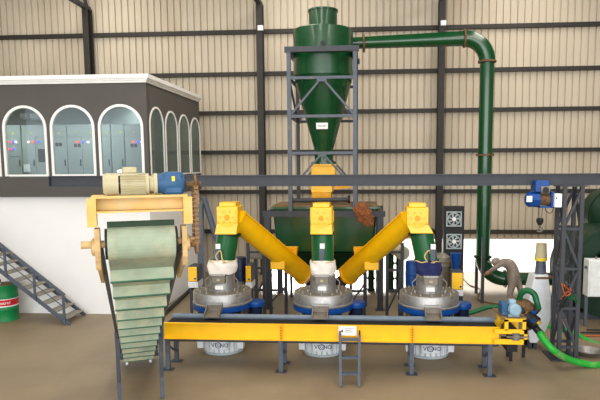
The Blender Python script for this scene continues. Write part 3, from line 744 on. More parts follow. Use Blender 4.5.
# ================================================================== YELLOW SCREW CONVEYORS (feeding the mills)
def feeder(head, low, spout_top, spout_bot, lab, slab, mid=False):
    """head: centre of the head box; low: lower end of the tube axis"""
    head, low = V(head), V(low)
    t = thing('screw_feeder', (low.x, low.y, 0), lab, 'screw conveyor', 'yellow screw feeders')
    d = (low - head).normalized(); s_, u_, _ = frame(d)
    R0 = .2
    a0_ = head + d * .12
    def sect(o, r_, hh): return [o + s_ * r_ + u_ * hh] + [o + s_ * r_ * math.cos(q) - u_ * r_ * math.sin(q) for q in [k * math.pi / 14 for k in range(15)]] + [o - s_ * r_ + u_ * hh]
    MB().prism(sect(a0_, .2, .15), low - a0_).build('trough', 'yellow', t)
    MB().bar(a0_ + u_ * .16, low + u_ * .16, .47, .02, u_).build('trough_cover', 'yellow', t)
    for k in range(12):
        for sg in (-1, 1): p = a0_.lerp(low, (k + .5) / 12) + u_ * .17 + s_ * sg * .215; MB().cyl(p, p + u_ * .015, .014, 6).build('bolt', 'ochre', t)
    MB().prism(sect(head + d * .1, .235, .18), d * .05).build('trough_flange', 'yellow', t)
    MB().prism(sect(low - d * .03, .235, .18), d * .06).build('end_flange', 'ochre', t)
    gm = MB().tube([low + d * .16, low + d * .42], .14, 20).build('drive_motor', 'steel', t)
    MB().tube([low + d * .42, low + d * .5], .15, 20).build('fan_cover', 'black', gm)
    MB().tube([low + d * .03, low + d * .16], .12, 20).build('end_bearing', 'ochre', t)
    # box head with rounded front plate, trapezoid skirt
    w_ = .205
    hb = MB(); hb.box(head.x - w_, head.x + w_, head.y - .24, head.y + .24, head.z - .12, head.z + .2)
    hb.hexa([(spout_top.x - .215, head.y - .26, spout_top.z), (spout_top.x + .215, head.y - .26, spout_top.z), (spout_top.x + .215, head.y + .26, spout_top.z), (spout_top.x - .215, head.y + .26, spout_top.z),
             (head.x - w_, head.y - .24, head.z - .12), (head.x + w_, head.y - .24, head.z - .12), (head.x + w_, head.y + .24, head.z - .12), (head.x - w_, head.y + .24, head.z - .12)])
    hd = hb.build('head_box', 'yellow', t, bevel=.012)
    MB().box(head.x - .16, head.x + .16, head.y - .2, head.y + .2, head.z + .2, head.z + .28).build('head_cap', 'yellow', hd, bevel=.01)
    pts = [(head.x - .17, head.y - .255, head.z + .15), (head.x + .17, head.y - .255, head.z + .15)] + [(head.x + .17 * math.cos(a), head.y - .255, head.z - .02 - .17 * math.sin(a)) for a in [k * math.pi / 10 for k in range(11)]]
    MB().prism(pts, (0, .015, 0)).build('end_plate', 'yellow', hd)
    cpl = V((head.x, head.y - .256, head.z))
    MB().lathe([(.05, 0), (.05, .02), (.03, .02), (.03, .035), (0, .035)], cpl, (0, -1, 0), 16).build('shaft_cap', 'ochre', hd)
    for k in range(6):
        a = k * math.pi / 3; p = cpl + V((math.cos(a) * .12, 0, math.sin(a) * .12)); MB().cyl(p, p - V((0, .012, 0)), .015, 8).build('bolt', 'ochre', hd)
    # spout
    sp = MB(); sp.tube([spout_top, spout_bot], [.22, .215], 28); spt = sp.build('spout', 'sgreen', t)
    ax = (spout_bot - spout_top).normalized()
    MB().tube([spout_top - ax * .02, spout_top + ax * .02], .25, 28).build('spout_flange', 'dgreen', t)
    g = spout_top.lerp(spout_bot, .62); g = V((g.x + slab, MY - .215, g.z))
    MB().box(g.x - .05, g.x + .05, g.y - .08, g.y, g.z - .14, g.z + .06).build('level_sensor', 'bsteel', spt, bevel=.008)
    MB().box(g.x - .035, g.x + .055, g.y - .02, g.y + .0, g.z + .07, g.z + .17).build('sticker', 'white', spt)
    # saddle and inlet box on the tube
    if not mid:
        c_ = head.lerp(low, .62)
        MB().box(c_.x - .16, c_.x + .16, c_.y - .15, c_.y + .15, c_.z - .3, c_.z - .12).build('saddle', 'yellow', t, bevel=.02)
        c_ = head.lerp(low, .8)
        MB().hexa([c_ + V((-.12, -.02, .1)), c_ + V((.12, -.02, .1)), c_ + V((.12, .2, .1)), c_ + V((-.12, .2, .1)), c_ + V((-.16, -.04, .4)), c_ + V((.16, -.04, .4)), c_ + V((.16, .22, .4)), c_ + V((-.16, .22, .4))]).build('inlet_box', 'ochre', t)
    return t
H1, H2, H3 = W(230, 216, MY), W(322, 217, MY), W(416.5, 217, MY)
lowL = W(303, 275, 13.3); lowR = W(349, 275, 13.3)
feeder(H1, lowL, W(228.5, 233, MY), V((MX[0] + .04, MY, 1.8)), 'yellow screw feeder sloping down right from the leftmost mill', -.1)
feeder(H3, lowR, W(421, 232, MY), V((MX[2] - .04, MY, 1.8)), 'yellow screw feeder sloping down left from the rightmost mill', .12)
feeder(H2, V((H2.x * 14.1 / MY, 14.1, 1.15)), W(322.5, 233, MY), V((MX[1], MY, 1.82)), 'yellow screw feeder running straight back above the middle mill', .0, True)

# steel stands under the feeders
def stand(us, vt_, y, bars, lab, zf=0):
    xs = [W(u, 300, y).x for u in us]
    t = thing('support_stand', (sum(xs) / len(xs), y, 0), lab, 'stand', 'steel stands under the feeders')
    zt = W(us[0], vt_, y).z
    for x in xs: MB().bar((x, y, 0), (x, y, zt), .07, .07, (0, 1, 0)).build('post', 'steel', t)
    for v in bars:
        z = W(us[0], v, y).z; MB().bar((xs[0], y, z), (xs[-1], y, z), .05).build('crossbar', 'steel', t)
    MB().bar((xs[0], y, .3), (xs[-1], y, zt * .55), .04).build('brace', 'steel', t)
stand((249, 264.5), 243, 13.0, (252, 268, 290), 'dark H-shaped steel stand under the left feeder near the steel column')
stand((271, 286), 262, 13.8, (290,), 'short dark steel stand behind the leftmost mill, left of the middle mill')
stand((387, 402), 243, 13.0, (252, 270, 291), 'dark ladder-like steel stand under the right feeder')
stand((351, 364.5), 258, 13.8, (291,), 'short dark steel stand right of the middle mill')
for k, (u, lab) in enumerate(((262, 'thick dark post behind the left feeder'), (284, 'thin'), )):
    break

# green pipes behind the right feeder
for u, lab in ((371, 'green flanged pipe behind the short stand right of the middle mill'), (390.5, 'green flanged pipe seen between the bars of the right stand'), (399, 'green flanged pipe just right of the right stand')):
    y = 16.6; p = W(u, 285, y); t = thing('flanged_pipe', (p.x, y, 0), lab, 'pipe', 'green pipes behind the right feeder')
    MB().lathe([(.09, 0), (.09, 1.75), (.0, 1.8)], (p.x, y, 0), n=20).build('pipe', 'dgreen', t)
    for z in (.02, .35, .8, 1.25): MB().lathe([(.08, 0), (.122, 0), (.122, .05), (.08, .05)], (p.x, y, z), n=20, cap=False).build('flange', 'dgreen', t)

# grey gear motor behind the right feeder
p = W(403.5, 253.5, 13.1)
t = thing('gear_motor', p - V((0, 0, .2)), 'grey round-ended motor under the right feeder tube', 'motor')
MB().lathe([(.0, -.02), (.1, -.02), (.16, 0), (.165, .03), (.165, .16), (.15, .17), (.15, .45)], p, (-.35, .9, .1), 28).build('body', 'cream', t)
for k in range(3): MB().lathe([(.03 + k * .035, 0), (.042 + k * .035, 0), (.042 + k * .035, .01), (.03 + k * .035, .01)], p - V((-.35, .9, .1)).normalized() * .028, (-.35, .9, .1), 24, cap=False).build('grille_ring', 'fan', t)
MB().bar(p + V((-.06, .25, -.05)), (p.x - .06, p.y + .25, 0), .08).build('pedestal', 'steel', t)

p, q = W(247, 250, 14.0), W(262, 259, 14.0)
t = thing('junction_box', ((p.x + q.x) / 2, 14.1, 0), 'grey metal box on a post behind the left feeder stand', 'box')
MB().box(p.x, q.x, 14.0, 14.3, q.z, p.z).build('case', 'dsilver', t, bevel=.01)
MB().box(p.x + .04, q.x - .04, 13.985, 14.0, q.z + .04, p.z - .04).build('cover', 'dsilver', t)
MB().bar(((p.x + q.x) / 2, 14.15, 0), ((p.x + q.x) / 2, 14.15, q.z), .09).build('post', 'steel', t)
# blue upright motors behind the mills
for (u0, u1, vt_, y, m_, lab) in ((232, 246, 257, 12.3, 'navyp', 'dark navy upright drum behind the leftmost mill'), (405.5, 420, 261, 12.3, 'blue', 'bright blue upright drum behind the rightmost mill')):
    p, q = W(u0, vt_, y), W(u1, vt_, y); r_ = (q.x - p.x) / 2; c_ = V(((p.x + q.x) / 2, y, 0)); zt = p.z
    t = thing('blue_drum', c_, lab, 'drum', 'blue drums behind the mills')
    MB().lathe([(r_, zt - .52), (r_, zt - .03), (r_ * .9, zt), (0, zt + .01)], c_, n=28).build('shell', m_, t)
    MB().lathe([(r_ * .93, 0), (r_ * .93, zt - .52)], c_, n=28).build('pedestal', 'dsilver', t)
    MB().lathe([(r_, zt - .3), (r_ * 1.04, zt - .29), (r_ * 1.04, zt - .27), (r_, zt - .26)], c_, n=28, cap=False).build('hoop', m_, t)
p = W(455.5, 270, 12.9); q = W(455.5, 253.5, 12.9)
t = thing('blue_bucket', (p.x, 12.9, 0), 'blue conical funnel on a grey stand below the fan cabinet', 'funnel')
MB().lathe([(.07, p.z), (.12, q.z), (.125, q.z + .01), (.1, q.z + .01), (0, q.z - .05)], (p.x, 12.9, 0), n=24).build('funnel', 'blue', t)
MB().lathe([(.09, 0), (.09, .02), (.03, .03), (.03, p.z)], (p.x, 12.9, 0), n=16).build('stand', 'steel', t)
# grey drum on the right (dusty)
p = W(441, 262, 12.8)
t = thing('dusty_filter', (p.x, 12.8, 0), 'dusty grey round filter housing beside the navy sleeve', 'filter')
MB().lathe([(.17, 0), (.17, p.z - .1), (.2, p.z - .08), (.2, p.z + .12), (.1, p.z + .2), (0, p.z + .22)], (p.x, 12.8, 0), n=28).build('shell', 'dsilver', t)
MB().lathe([(.2, p.z), (.225, p.z), (.225, p.z + .03), (.2, p.z + .03)], (p.x, 12.8, 0), n=28, cap=False).build('clamp_ring', 'rust', t)

# yellow control boxes
def ybox(u0, u1, v0, v1, y, lab, d_=.38):
    p, q = W(u0, v0, y), W(u1, v1, y)
    t = thing('control_box', ((p.x + q.x) / 2, y + .15, 0), lab, 'control box', 'yellow control boxes beside the mills')
    MB().box(p.x, q.x + .02, y + .02, y + d_, q.z, p.z + .02).build('case', 'steel', t, bevel=.01)
    dr = MB().box(p.x, q.x, y, y + .02, q.z, p.z).build('front_panel', 'yellow', t, bevel=.006)
    MB().cyl((q.x - .04, y, q.z + .06), (q.x - .04, y - .012, q.z + .06), .022, 12).build('button', 'blue', dr)
    MB().box(p.x - .01, q.x + .02, y, y + d_, q.z - .14, q.z - .01).build('lower_tray', 'dwhite', t, bevel=.006)
    for x in (p.x + .02, q.x): MB().bar((x, y + .1, 0), (x, y + .1, q.z - .14), .05).build('leg', 'steel', t)
ybox(188, 197, 267, 281.5, 11.75, 'yellow control box with grey side left of the leftmost mill')
ybox(245.5, 251, 266, 282, 12.0, 'narrow yellow control box right of the leftmost mill')
ybox(452, 462.5, 273, 289.5, 11.9, 'yellow-orange control box right of the rightmost mill')

# ================================================================== FRONT YELLOW COLLECTING CONVEYOR
YA, YB = 9.8, 10.36; ZA, ZB = .59, .885
xl, xr = W(163, 330, YA).x, W(500, 335, YA).x
t = thing('collecting_conveyor', ((xl + xr) / 2, 10.1, 0), 'long yellow horizontal belt conveyor running in front of the three mills', 'conveyor')
ZR = .77
cuts = [xl, W(281, 330, YA).x, W(412.5, 330, YA).x, xr]
for i in range(3):
    MB().channel((cuts[i] + .004, YA + .03, (ZA + ZB) / 2), (cuts[i + 1] - .004, YA + .03, (ZA + ZB) / 2), .06, ZB - ZA, .01, -1).build('side_channel', 'yellow', t)
    MB().channel((cuts[i] + .004, YB - .03, (ZA + ZR) / 2), (cuts[i + 1] - .004, YB - .03, (ZA + ZR) / 2), .06, ZR - ZA, .01, 1).build('side_channel', 'bsteel', t)
for x in cuts[1:3]:
    sp = MB().box(x - .02, x + .02, YA - .012, YA, ZA + .02, ZB - .02).build('splice_plate', 'ochre', t)
    for k in range(5): z = ZA + .05 + k * .048; MB().cyl((x, YA - .012, z), (x, YA - .02, z), .01, 8).build('bolt', 'rust', sp)
MB().box(xl, xr, YA + .07, YB - .07, ZB - .06, ZB - .045).build('carrying_belt', 'rubber', t)
MB().box(xl, xr, YA + .07, YB - .07, ZA - .02, ZA - .005).build('return_belt', 'rubber', t)
MB().tube([(xl, YA + .09, ZA - .035), (xr, YA + .09, ZA - .035)], .032, 12).build('lower_rail', 'steel', t)
zr = W(330, 318, YB).z
MB().tube([(xl, YB + .0, zr), (xr + .02, YB + .0, zr)], .055, 16).build('top_rail', 'rail', t)
for k in range(10):
    x = xl + .2 + k * (xr - xl - .4) / 9; MB().bar((x, YB - .02, ZR - .03), (x, YB - .01, zr - .02), .03).build('rail_post', 'steel', t)
for k in range(12):
    x = xl + .25 + k * (xr - xl - .5) / 11; MB().cyl((x, YA + .06, ZB - .1), (x, YB - .06, ZB - .1), .035, 12).build('roller', 'steel', t)
for u in (167, 280.5, 412, 490.5):
    x = W(u, 355, YA).x
    for y in (YA + .05, YB - .05):
        lg = MB().bar((x, y, .012), (x, y, ZA - .01), .075, .055, (0, 1, 0)).build('leg', 'bsteel', t)
        MB().box(x - .1, x + .1, y - .07, y + .07, 0, .014).build('foot_plate', 'steel', lg)
    MB().bar((x, YA + .05, .45), (x, YB - .05, .2), .035).build('leg_brace', 'bsteel', t)
p, q = W(338.5, 326, YA), W(356.5, 335.5, YA)
npl = MB().box(p.x, q.x, YA - .008, YA, q.z, p.z).build('notice_plate', 'white', t)
MB().box(p.x + .05, p.x + .08, YA - .011, YA - .008, (p.z + q.z) / 2 - .02, (p.z + q.z) / 2 + .015).build('printed_mark', 'text', npl)
for k, (a, e) in enumerate(((.11, .27), (.11, .22), (.11, .25))): MB().box(p.x + a, p.x + e, YA - .010, YA - .008, p.z - .05 - k * .028, p.z - .042 - k * .028).build('printed_line', 'bsteel', npl)
# drive end
ex = W(527, 336, YA).x
de = MB().box(xr - .1, ex, YA - .03, YA - .005, ZA + .01, ZA + .1).box(xr - .1, ex, YA - .03, YA - .005, ZB - .1, ZB - .02).box(ex - .06, ex, YA - .03, YA - .005, ZA + .01, ZB - .02).build('take_up_frame', 'yellow', t)
MB().box(xr - .1, ex, YB, YB + .03, ZA + .01, ZB - .02).build('take_up_frame', 'yellow', t)
MB().cyl((ex - .2, YA, .74), (ex - .2, YB, .74), .11, 20).build('end_pulley', 'steel', t)
MB().cyl((ex - .2, YA - .07, .74), (ex - .2, YA - .03, .74), .05, 16).build('bearing', 'dsilver', t)
MB().bar((ex - .36, YA - .05, .74), (ex - .01, YA - .05, .74), .022).build('tension_screw', 'dsilver', t)
MB().box(ex - .26, ex - .14, YA - .06, YA - .03, .68, .8).build('bearing_block', 'bsteel', t)
f0, f1 = xr + .1, ex - .06; zt = W(515, 318, YA).z
fm = MB()
for x in (f0, f1):
    for y in (YA, YB): fm.bar((x, y, ZB - .04), (x, y, zt - .02), .06, .06, (0, 1, 0))
fm.bar((f0 - .03, YA, zt - .03), (f1 + .03, YA, zt - .03), .06).bar((f0 - .03, YB, zt - .03), (f1 + .03, YB, zt - .03), .06).bar((f0, YA, zt - .03), (f0, YB, zt - .03), .06).bar((f1, YA, zt - .03), (f1, YB, zt - .03), .06)
fm.build('motor_stand', 'yellow', t)
MB().box(f0 - .1, f1 + .04, YA - .04, YB + .05, zt, zt + .015).build('stand_top', 'wood', t)
MB().box(ex - .32, ex - .14, YA + .05, YB - .05, .44, ZA - .01).build('drip_box', 'black', t)
mt = V((f0 + .12, YA + .14, zt + .14))
mo = MB().lathe([(0, 0), (.08, 0), (.105, .02), (.105, .1), (.09, .11), (.09, .3)], mt + V((.03, -.18, 0)), (-.15, 1, 0), 24).build('drive_motor', 'paleblue', t)
MB().box(mt.x - .19, mt.x - .06, mt.y - .08, mt.y + .18, zt + .016, mt.z + .1).build('gearbox', 'gblue', t, bevel=.02)
MB().box(mt.x - .05, mt.x + .06, mt.y - .05, mt.y + .08, mt.z + .08, mt.z + .15).build('terminal_box', 'paleblue', mo, bevel=.01)
MB().box(mt.x - .08, mt.x + .1, mt.y - .12, mt.y + .1, zt + .015, zt + .06).build('motor_foot', 'paleblue', mo)

# step ladder hooked to the conveyor
t = thing('ladder', (-.27, 9.3, 0), 'short blue-grey steel ladder leaning on the yellow conveyor', 'ladder')
gl, gr = G(341, 387), G(359, 387); tl, tr_ = W(340, 337, YA - .06), W(359.5, 337, YA - .06)
for a, c_ in ((gl, tl), (gr, tr_)): MB().bar(a, c_ + V((0, 0, .03)), .045, .06, (0, 1, 0)).build('rail', 'bsteel', t)
for f_ in (.26, .58, .95): MB().bar(gl.lerp(tl, f_), gr.lerp(tr_, f_), .09, .035).build('rung', 'bsteel', t)
for c_ in (tl, tr_): MB().tube([c_, c_ + V((0, -.0, .08)), c_ + V((0, .06, .09))], .014, 8).build('hook', 'black', t)

# ================================================================== INCLINED CLEATED BELT CONVEYOR (nearest, left)
# local frame: x = across (right as seen by the camera), y = along the run, tail (0) to head (LH), z up
TL = V((-4.25, 10.1, 0)); HD = V((-1.825, 4.5, 0)); run = HD - TL; LH = run.length
zT, zH = .30, 3.08; ang = math.atan2(zH - zT, LH)
root = thing('inclined_conveyor', (0, 0, 0), 'tall inclined belt conveyor with pale green cleats and dusty yellow head frame', 'conveyor')
FLIP = True     # local +x is built as the viewer's right
ca, sa = math.cos(ang), math.sin(ang); RP = .13; BW = .26
# local x axis = right-hand perpendicular seen from camera; positive local y points from tail to head (towards camera)
def P(s, n_, x=0.):
    """s metres along the slope from the tail pulley, n_ metres off the belt centre plane (negative = underside)"""
    return V((x, s * ca - n_ * sa, zT + s * sa + n_ * ca))
LS = LH / ca
def belt_pts(r, n=14):
    pts = []
    pts += [(0, -r), (LS, -r)]
    pts += [(LS + r * math.sin(a), -r * math.cos(a)) for a in [math.pi * k / n for k in range(1, n)]]
    pts += [(LS, r), (0, r)]
    pts += [(-r * math.sin(a), r * math.cos(a)) for a in [math.pi * k / n for k in range(1, n)]]
    return pts
b = MB(); o_, i_ = belt_pts(RP + .008), belt_pts(RP)
m = len(o_)
for k in range(m):
    j = (k + 1) % m
    b.hexa([P(*o_[k], -BW), P(*o_[j], -BW), P(*i_[j], -BW), P(*i_[k], -BW), P(*o_[k], BW), P(*o_[j], BW), P(*i_[j], BW), P(*i_[k], BW)])
belt = b.build('belt', 'belt', root)
CLH = .105
s = .18
while s < LS - .1:
    for sg in (-1, 1):
        r0, r1 = sg * (RP + .008), sg * (RP + CLH)
        cl = MB().hexa([P(s - .012, r0, -BW), P(s + .012, r0, -BW), P(s + .012, r1, -BW), P(s - .012, r1, -BW), P(s - .012, r0, BW), P(s + .012, r0, BW), P(s + .012, r1, BW), P(s - .012, r1, BW)]).build('cleat', 'belt', root)
        MB().hexa([P(s - .014, r1, -BW), P(s + .014, r1, -BW), P(s + .014, r1 + sg * .012, -BW), P(s - .014, r1 + sg * .012, -BW), P(s - .014, r1, BW), P(s + .014, r1, BW), P(s + .014, r1 + sg * .012, BW), P(s - .014, r1 + sg * .012, BW)]).build('cleat_edge', 'beltedge', cl)
    s += .62
a_ = math.radians(150)
hx_ = [P(LS + math.sin(a_) * q + math.cos(a_) * w_, -math.cos(a_) * q + math.sin(a_) * w_, x) for x in (-BW, BW) for q, w_ in ((RP, -.014), (RP, .014), (RP + .05, .014), (RP + .05, -.014))]
MB().hexa(hx_).build('cleat', 'beltdark', root)
for sgm in (-1, 1):
    MB().bar(P(.0, -.02, sgm * (BW + .055)), P(LS - .12, -.02, sgm * (BW + .055)), .03, .08).build('side_frame', 'bsteel', root)
MB().cyl(P(LS, 0, -BW - .02), P(LS, 0, BW + .02), RP - .005, 28).build('head_pulley', 'black', root)
MB().cyl(P(0, 0, -BW - .02), P(0, 0, BW + .02), RP - .005, 28).build('tail_pulley', 'black', root)
MB().cyl(P(LS, 0, -BW - .2), P(LS, 0, BW + .2), .03, 14).build('head_shaft', 'tan', root)
MB().cyl(P(0, 0, -BW - .1), P(0, 0, BW + .1), .025, 14).build('tail_shaft', 'tan', root)
hp = P(LS, 0)
for sgm in (-1, 1):
    xx = sgm * (BW + .075)
    # dusty bearing plate with a ragged outline
    out = [(-.06, .13), (.06, .13), (.075, .05), (.055, -.02), (.07, -.12), (.03, -.2), (-.05, -.2), (-.06, -.08), (-.075, .03)]
    bp_ = MB().prism([(xx - .02, hp.y + a * 1.2, hp.z + c_) for a, c_ in out], (.04, 0, 0)).build('bearing_plate', 'tan', root)
    MB().lathe([(.07, 0), (.07, .04), (.05, .05)], (xx + sgm * .0, hp.y, hp.z - .02), (sgm, 0, 0), 16).build('bearing', 'tan', bp_)
    MB().bar((xx, hp.y, hp.z - .14), P(LS - .75, -.1, xx), .03, .07).build('tension_arm', 'tan', root)
# yellow gantry carrying the motor
GZ0, GZ1 = 3.30, 3.47; gx = .365
gb = MB(); gb.box(-gx, gx, hp.y - .03, hp.y + .1, GZ1 - .02, GZ1); gb.box(-gx, gx, hp.y - .03, hp.y - .018, GZ0 + .05, GZ1 - .02); gb.box(-gx, gx, hp.y - .03, hp.y + .1, GZ0 + .035, GZ0 + .05)
gb.build('gantry_beam', 'dusty_yellow', root)
MB().box(-gx, gx, hp.y - .12, hp.y - .03, GZ1 - .015, GZ1 + .0).build('motor_plate', 'yellow', root)
MB().box(-gx + .05, gx - .05, hp.y - .2, hp.y - .12, GZ0 + .02, GZ0 + .1).build('rear_beam', 'yellow', root)
for sgm in (-1, 1):
    MB().box(sgm * gx - .035, sgm * gx + .035, hp.y - .03, hp.y + .11, hp.z + .15, GZ1 - .02).build('gantry_leg', 'dusty_yellow', root)
# motor (local x: right seen by camera is +x after rotation)
mz = GZ1 + .088; MO = .03
MSH = len(bpy.data.objects)
mtr = MB().lathe([(0, 0), (.07, 0), (.088, .025), (.088, .115)], (-.32, hp.y + .02, mz), (1, 0, 0), 32).build('motor', 'cream', root)
MB().cyl((-.205, hp.y + .02, mz), (-.19, hp.y + .02, mz), .068, 24).build('cooling_gap', 'black', mtr)
MB().cyl((-.19, hp.y + .02, mz), (.0, hp.y + .02, mz), .074, 32).build('stator', 'cream', mtr)
for k in range(22):
    a = 2 * math.pi * k / 22
    MB().bar((-.188, hp.y + .02 + math.cos(a) * .08, mz + math.sin(a) * .08), (-.002, hp.y + .02 + math.cos(a) * .08, mz + math.sin(a) * .08), .006, .018, (0, math.cos(a), math.sin(a))).build('cooling_fin', 'cream', mtr)
tb = MB().box(-.17, -.06, hp.y - .04, hp.y + .07, mz + .085, mz + .135).build('terminal_box', 'cream', mtr, bevel=.012)
MB().box(-.18, -.05, hp.y - .05, hp.y + .08, mz + .07, mz + .085).build('terminal_base', 'cream', mtr)
MB().cyl((-.175, hp.y + .02, mz + .105), (-.21, hp.y + .02, mz + .097), .015, 10).build('cable_gland', 'white', mtr)
MB().lathe([(.085, 0), (.085, .025), (.065, .03), (.065, .06), (.085, .065), (.085, .09)], (0, hp.y + .02, mz), (1, 0, 0), 28).build('motor_flange', 'cream', mtr)
gbx = MB().lathe([(.075, 0), (.08, .03), (.085, .04), (.092, .06), (.092, .19), (.08, .21), (.05, .22)], (.09, hp.y + .02, mz), (1, 0, 0), 28).build('gearbox', 'gblue', root)
MB().box(.14, .29, hp.y - .07, hp.y + .105, GZ1, mz + .095).build('gear_case', 'gblue', gbx, bevel=.02)
MB().box(.2, .225, hp.y + .105, hp.y + .11, mz + .02, mz + .06).build('maker_plate', 'tape', gbx)
MB().cyl((.3, hp.y + .02, mz - .01), (.44, hp.y + .02, mz - .01), .022, 12).build('output_shaft', 'rust', gbx)
for o_ in (mtr, gbx):
    o_.location.x = -.045
xs = .435
s1 = MB().lathe([(.03, -.03), (.03, .03)], (xs, hp.y + .02, mz - .01), (1, 0, 0), 18).lathe([(.085, -.008), (.085, .008)], (xs, hp.y + .02, mz - .01), (1, 0, 0), 20).build('drive_sprocket', 'rust', root)
s2 = MB().lathe([(.1, -.008), (.1, .008)], (xs, hp.y, hp.z - .02), (1, 0, 0), 22).lathe([(.04, -.04), (.04, .03)], (xs, hp.y, hp.z - .02), (1, 0, 0), 18).build('driven_sprocket', 'chain', root)
cz0, cz1 = hp.z - .02, mz - .01; NL = 13
for sg in (-1, 1):
    for k in range(NL):
        z = cz0 + (cz1 - cz0) * k / NL; MB().box(xs - .018, xs + .018, hp.y + sg * .09 - .012, hp.y + sg * .09 + .012, z, z + (cz1 - cz0) / NL * .8).build('chain_link', 'chain', s2)
# legs and castors
for sgm in (-1, 1):
    for s_, nm in ((1.95, 'leg'),):
        a = P(s_, -.06, sgm * (BW + .06)); MB().bar((a.x, a.y, 0), a, .06, .06, (0, 1, 0)).build(nm, 'bsteel', root)
    a = P(4.4, -.06, sgm * (BW + .06)); g_ = V((a.x, P(1.6, 0).y, .9))
    MB().bar(P(2.6, -.06, sgm * (BW + .06)), V((a.x, P(1.95, 0).y, .3)), .04).build('leg_brace', 'bsteel', root)
    c_ = V((sgm * .21, -.02, .055)); ct = MB().cyl(c_ - V((.02, 0, 0)), c_ + V((.02, 0, 0)), .055, 16).build('castor', 'white', root)
    MB().box(c_.x - .035, c_.x + .035, c_.y - .03, c_.y + .03, .09, .3).build('castor_fork', 'steel', ct)
MB().box(-BW - .1, BW + .1, -.2, .12, .16, .2).build('tail_tray', 'steel', root)
FLIP = False
root.location = TL; root.rotation_euler = (0, 0, math.atan2(run.y, run.x) - math.pi / 2)

# ================================================================== RIGHT-HAND FLOOR EQUIPMENT
# white hopper with pipe and cream bucket
wy = 11.35
t = thing('white_hopper', (W(534, 340, wy).x, wy + .2, 0), 'white sheet-metal hopper with sloping shoulders left of the lattice tower', 'hopper')
def wpt(u, v): return W(u, v, wy)
out = [wpt(*p) for p in ((535, 275.5), (548.5, 275), (551, 297), (551, 318), (546, 331), (537, 343), (530, 343), (528, 330), (529, 298))]
zmin = min(p.z for p in out)
MB().prism(out, (0, .42, 0)).build('body', 'dwhite', t, bevel=.012)
a, c_ = wpt(529, 298), wpt(551, 298)
MB().bar(a + V((.01, -.004, 0)), c_ + V((-.01, -.004, 0)), .008, .016).build('seam', 'dwhite', t)
p = W(542, 276, wy + .2); MB().box(p.x - .19, p.x + .16, wy - .02, wy + .44, p.z - .02, p.z + .02).build('top_flange', 'rust', t)
for x in (out[6].x + .02, out[5].x - .02): MB().box(x - .03, x + .03, wy + .05, wy + .38, 0, max(zmin, .01) + .03).build('foot', 'steel', t)
q = W(541, 259, wy + .2); q2 = W(541, 275.5, wy + .2)
MB().lathe([(.115, q2.z + .012), (.09, q.z)], (q.x, wy + .2, 0), n=24).build('inlet_pipe', 'bsteel', t)
zq = W(539.5, 243, wy + .2).z
t = thing('cream_bucket', (q.x, wy + .2, q.z), 'upturned cream plastic bucket with yellow tape on the hopper pipe', 'bucket')
MB().lathe([(.118, q.z - .02), (.118, q.z + .1), (.11, q.z + .12), (.1, zq), (0, zq + .005)], (q.x, wy + .2, 0), n=28).build('body', 'cream', t)
MB().lathe([(.121, q.z - .03), (.124, q.z - .02), (.124, q.z + .03), (.12, q.z + .035)], (q.x, wy + .2, 0), n=28, cap=False).build('tape', 'tape', t)

# transfer pump: rusty dome, black body, blue valve handles
ty = 10.75
p = W(520, 309, ty)
t = thing('transfer_pump', (p.x, ty, 0), 'dusty pump with brown domed housing and black pipework beside the yellow conveyor end', 'pump')
MB().lathe([(.30, -.1), (.32, -.05), (.28, .06), (.17, .14), (.0, .18)], W(519, 307, ty), n=32).build('domed_housing', 'rust', t)
MB().lathe([(.24, .62), (.26, W(519, 307, ty).z - .1)], (W(519, 307, ty).x, ty, 0), n=28).build('drum', 'dsilver', t)
for sx, sy in ((-.15, .15), (.15, .15), (-.15, -.1)): MB().bar((W(519, 307, ty).x + sx, ty + sy, 0), (W(519, 307, ty).x + sx, ty + sy, .64), .05).build('leg', 'black', t)
pb = W(531, 320, ty - .25)
bd = MB().lathe([(.06, -.16), (.13, -.12), (.14, .1), (.08, .16)], pb, (.6, -.3, -.5), 20).build('pump_body', 'black', t)
MB().lathe([(.09, 0), (.1, .03), (.1, .06), (.07, .07), (.07, .16)], pb + V((-.14, .05, .1)), (-.3, -.5, .5), 18).build('pump_head', 'black', t)
MB().tube(curve([pb + V((.02, 0, .1)), pb + V((.08, -.02, .17)), pb + V((.13, .0, .22))], 4), .05, 14).build('upper_port', 'black', t)
MB().tube(curve([pb + V((.05, -.04, -.1)), pb + V((.1, -.08, -.17)), pb + V((.16, -.11, -.23))], 4), .065, 14).build('lower_port', 'black', t)
for u, v in ((534, 312.5), (532, 321)): c_ = W(u, v, ty - .42); MB().lathe([(0, -.03), (.035, -.02), (.035, .02), (0, .03)], c_, (.5, -.6, .3), 14).build('valve_knob', 'blue', t)
MB().lathe([(.05, 0), (.06, .04), (.03, .06)], W(537.5, 323, ty - .35), (.4, -.6, .6), 14).build('brass_coupling', 'brass', t)
MB().bar(pb, (W(519, 307, ty).x, ty, pb.z), .1).build('mounting_arm', 'black', t)
jn = pb + V((.13, 0, .22)); lp = pb + V((.16, -.11, -.23))

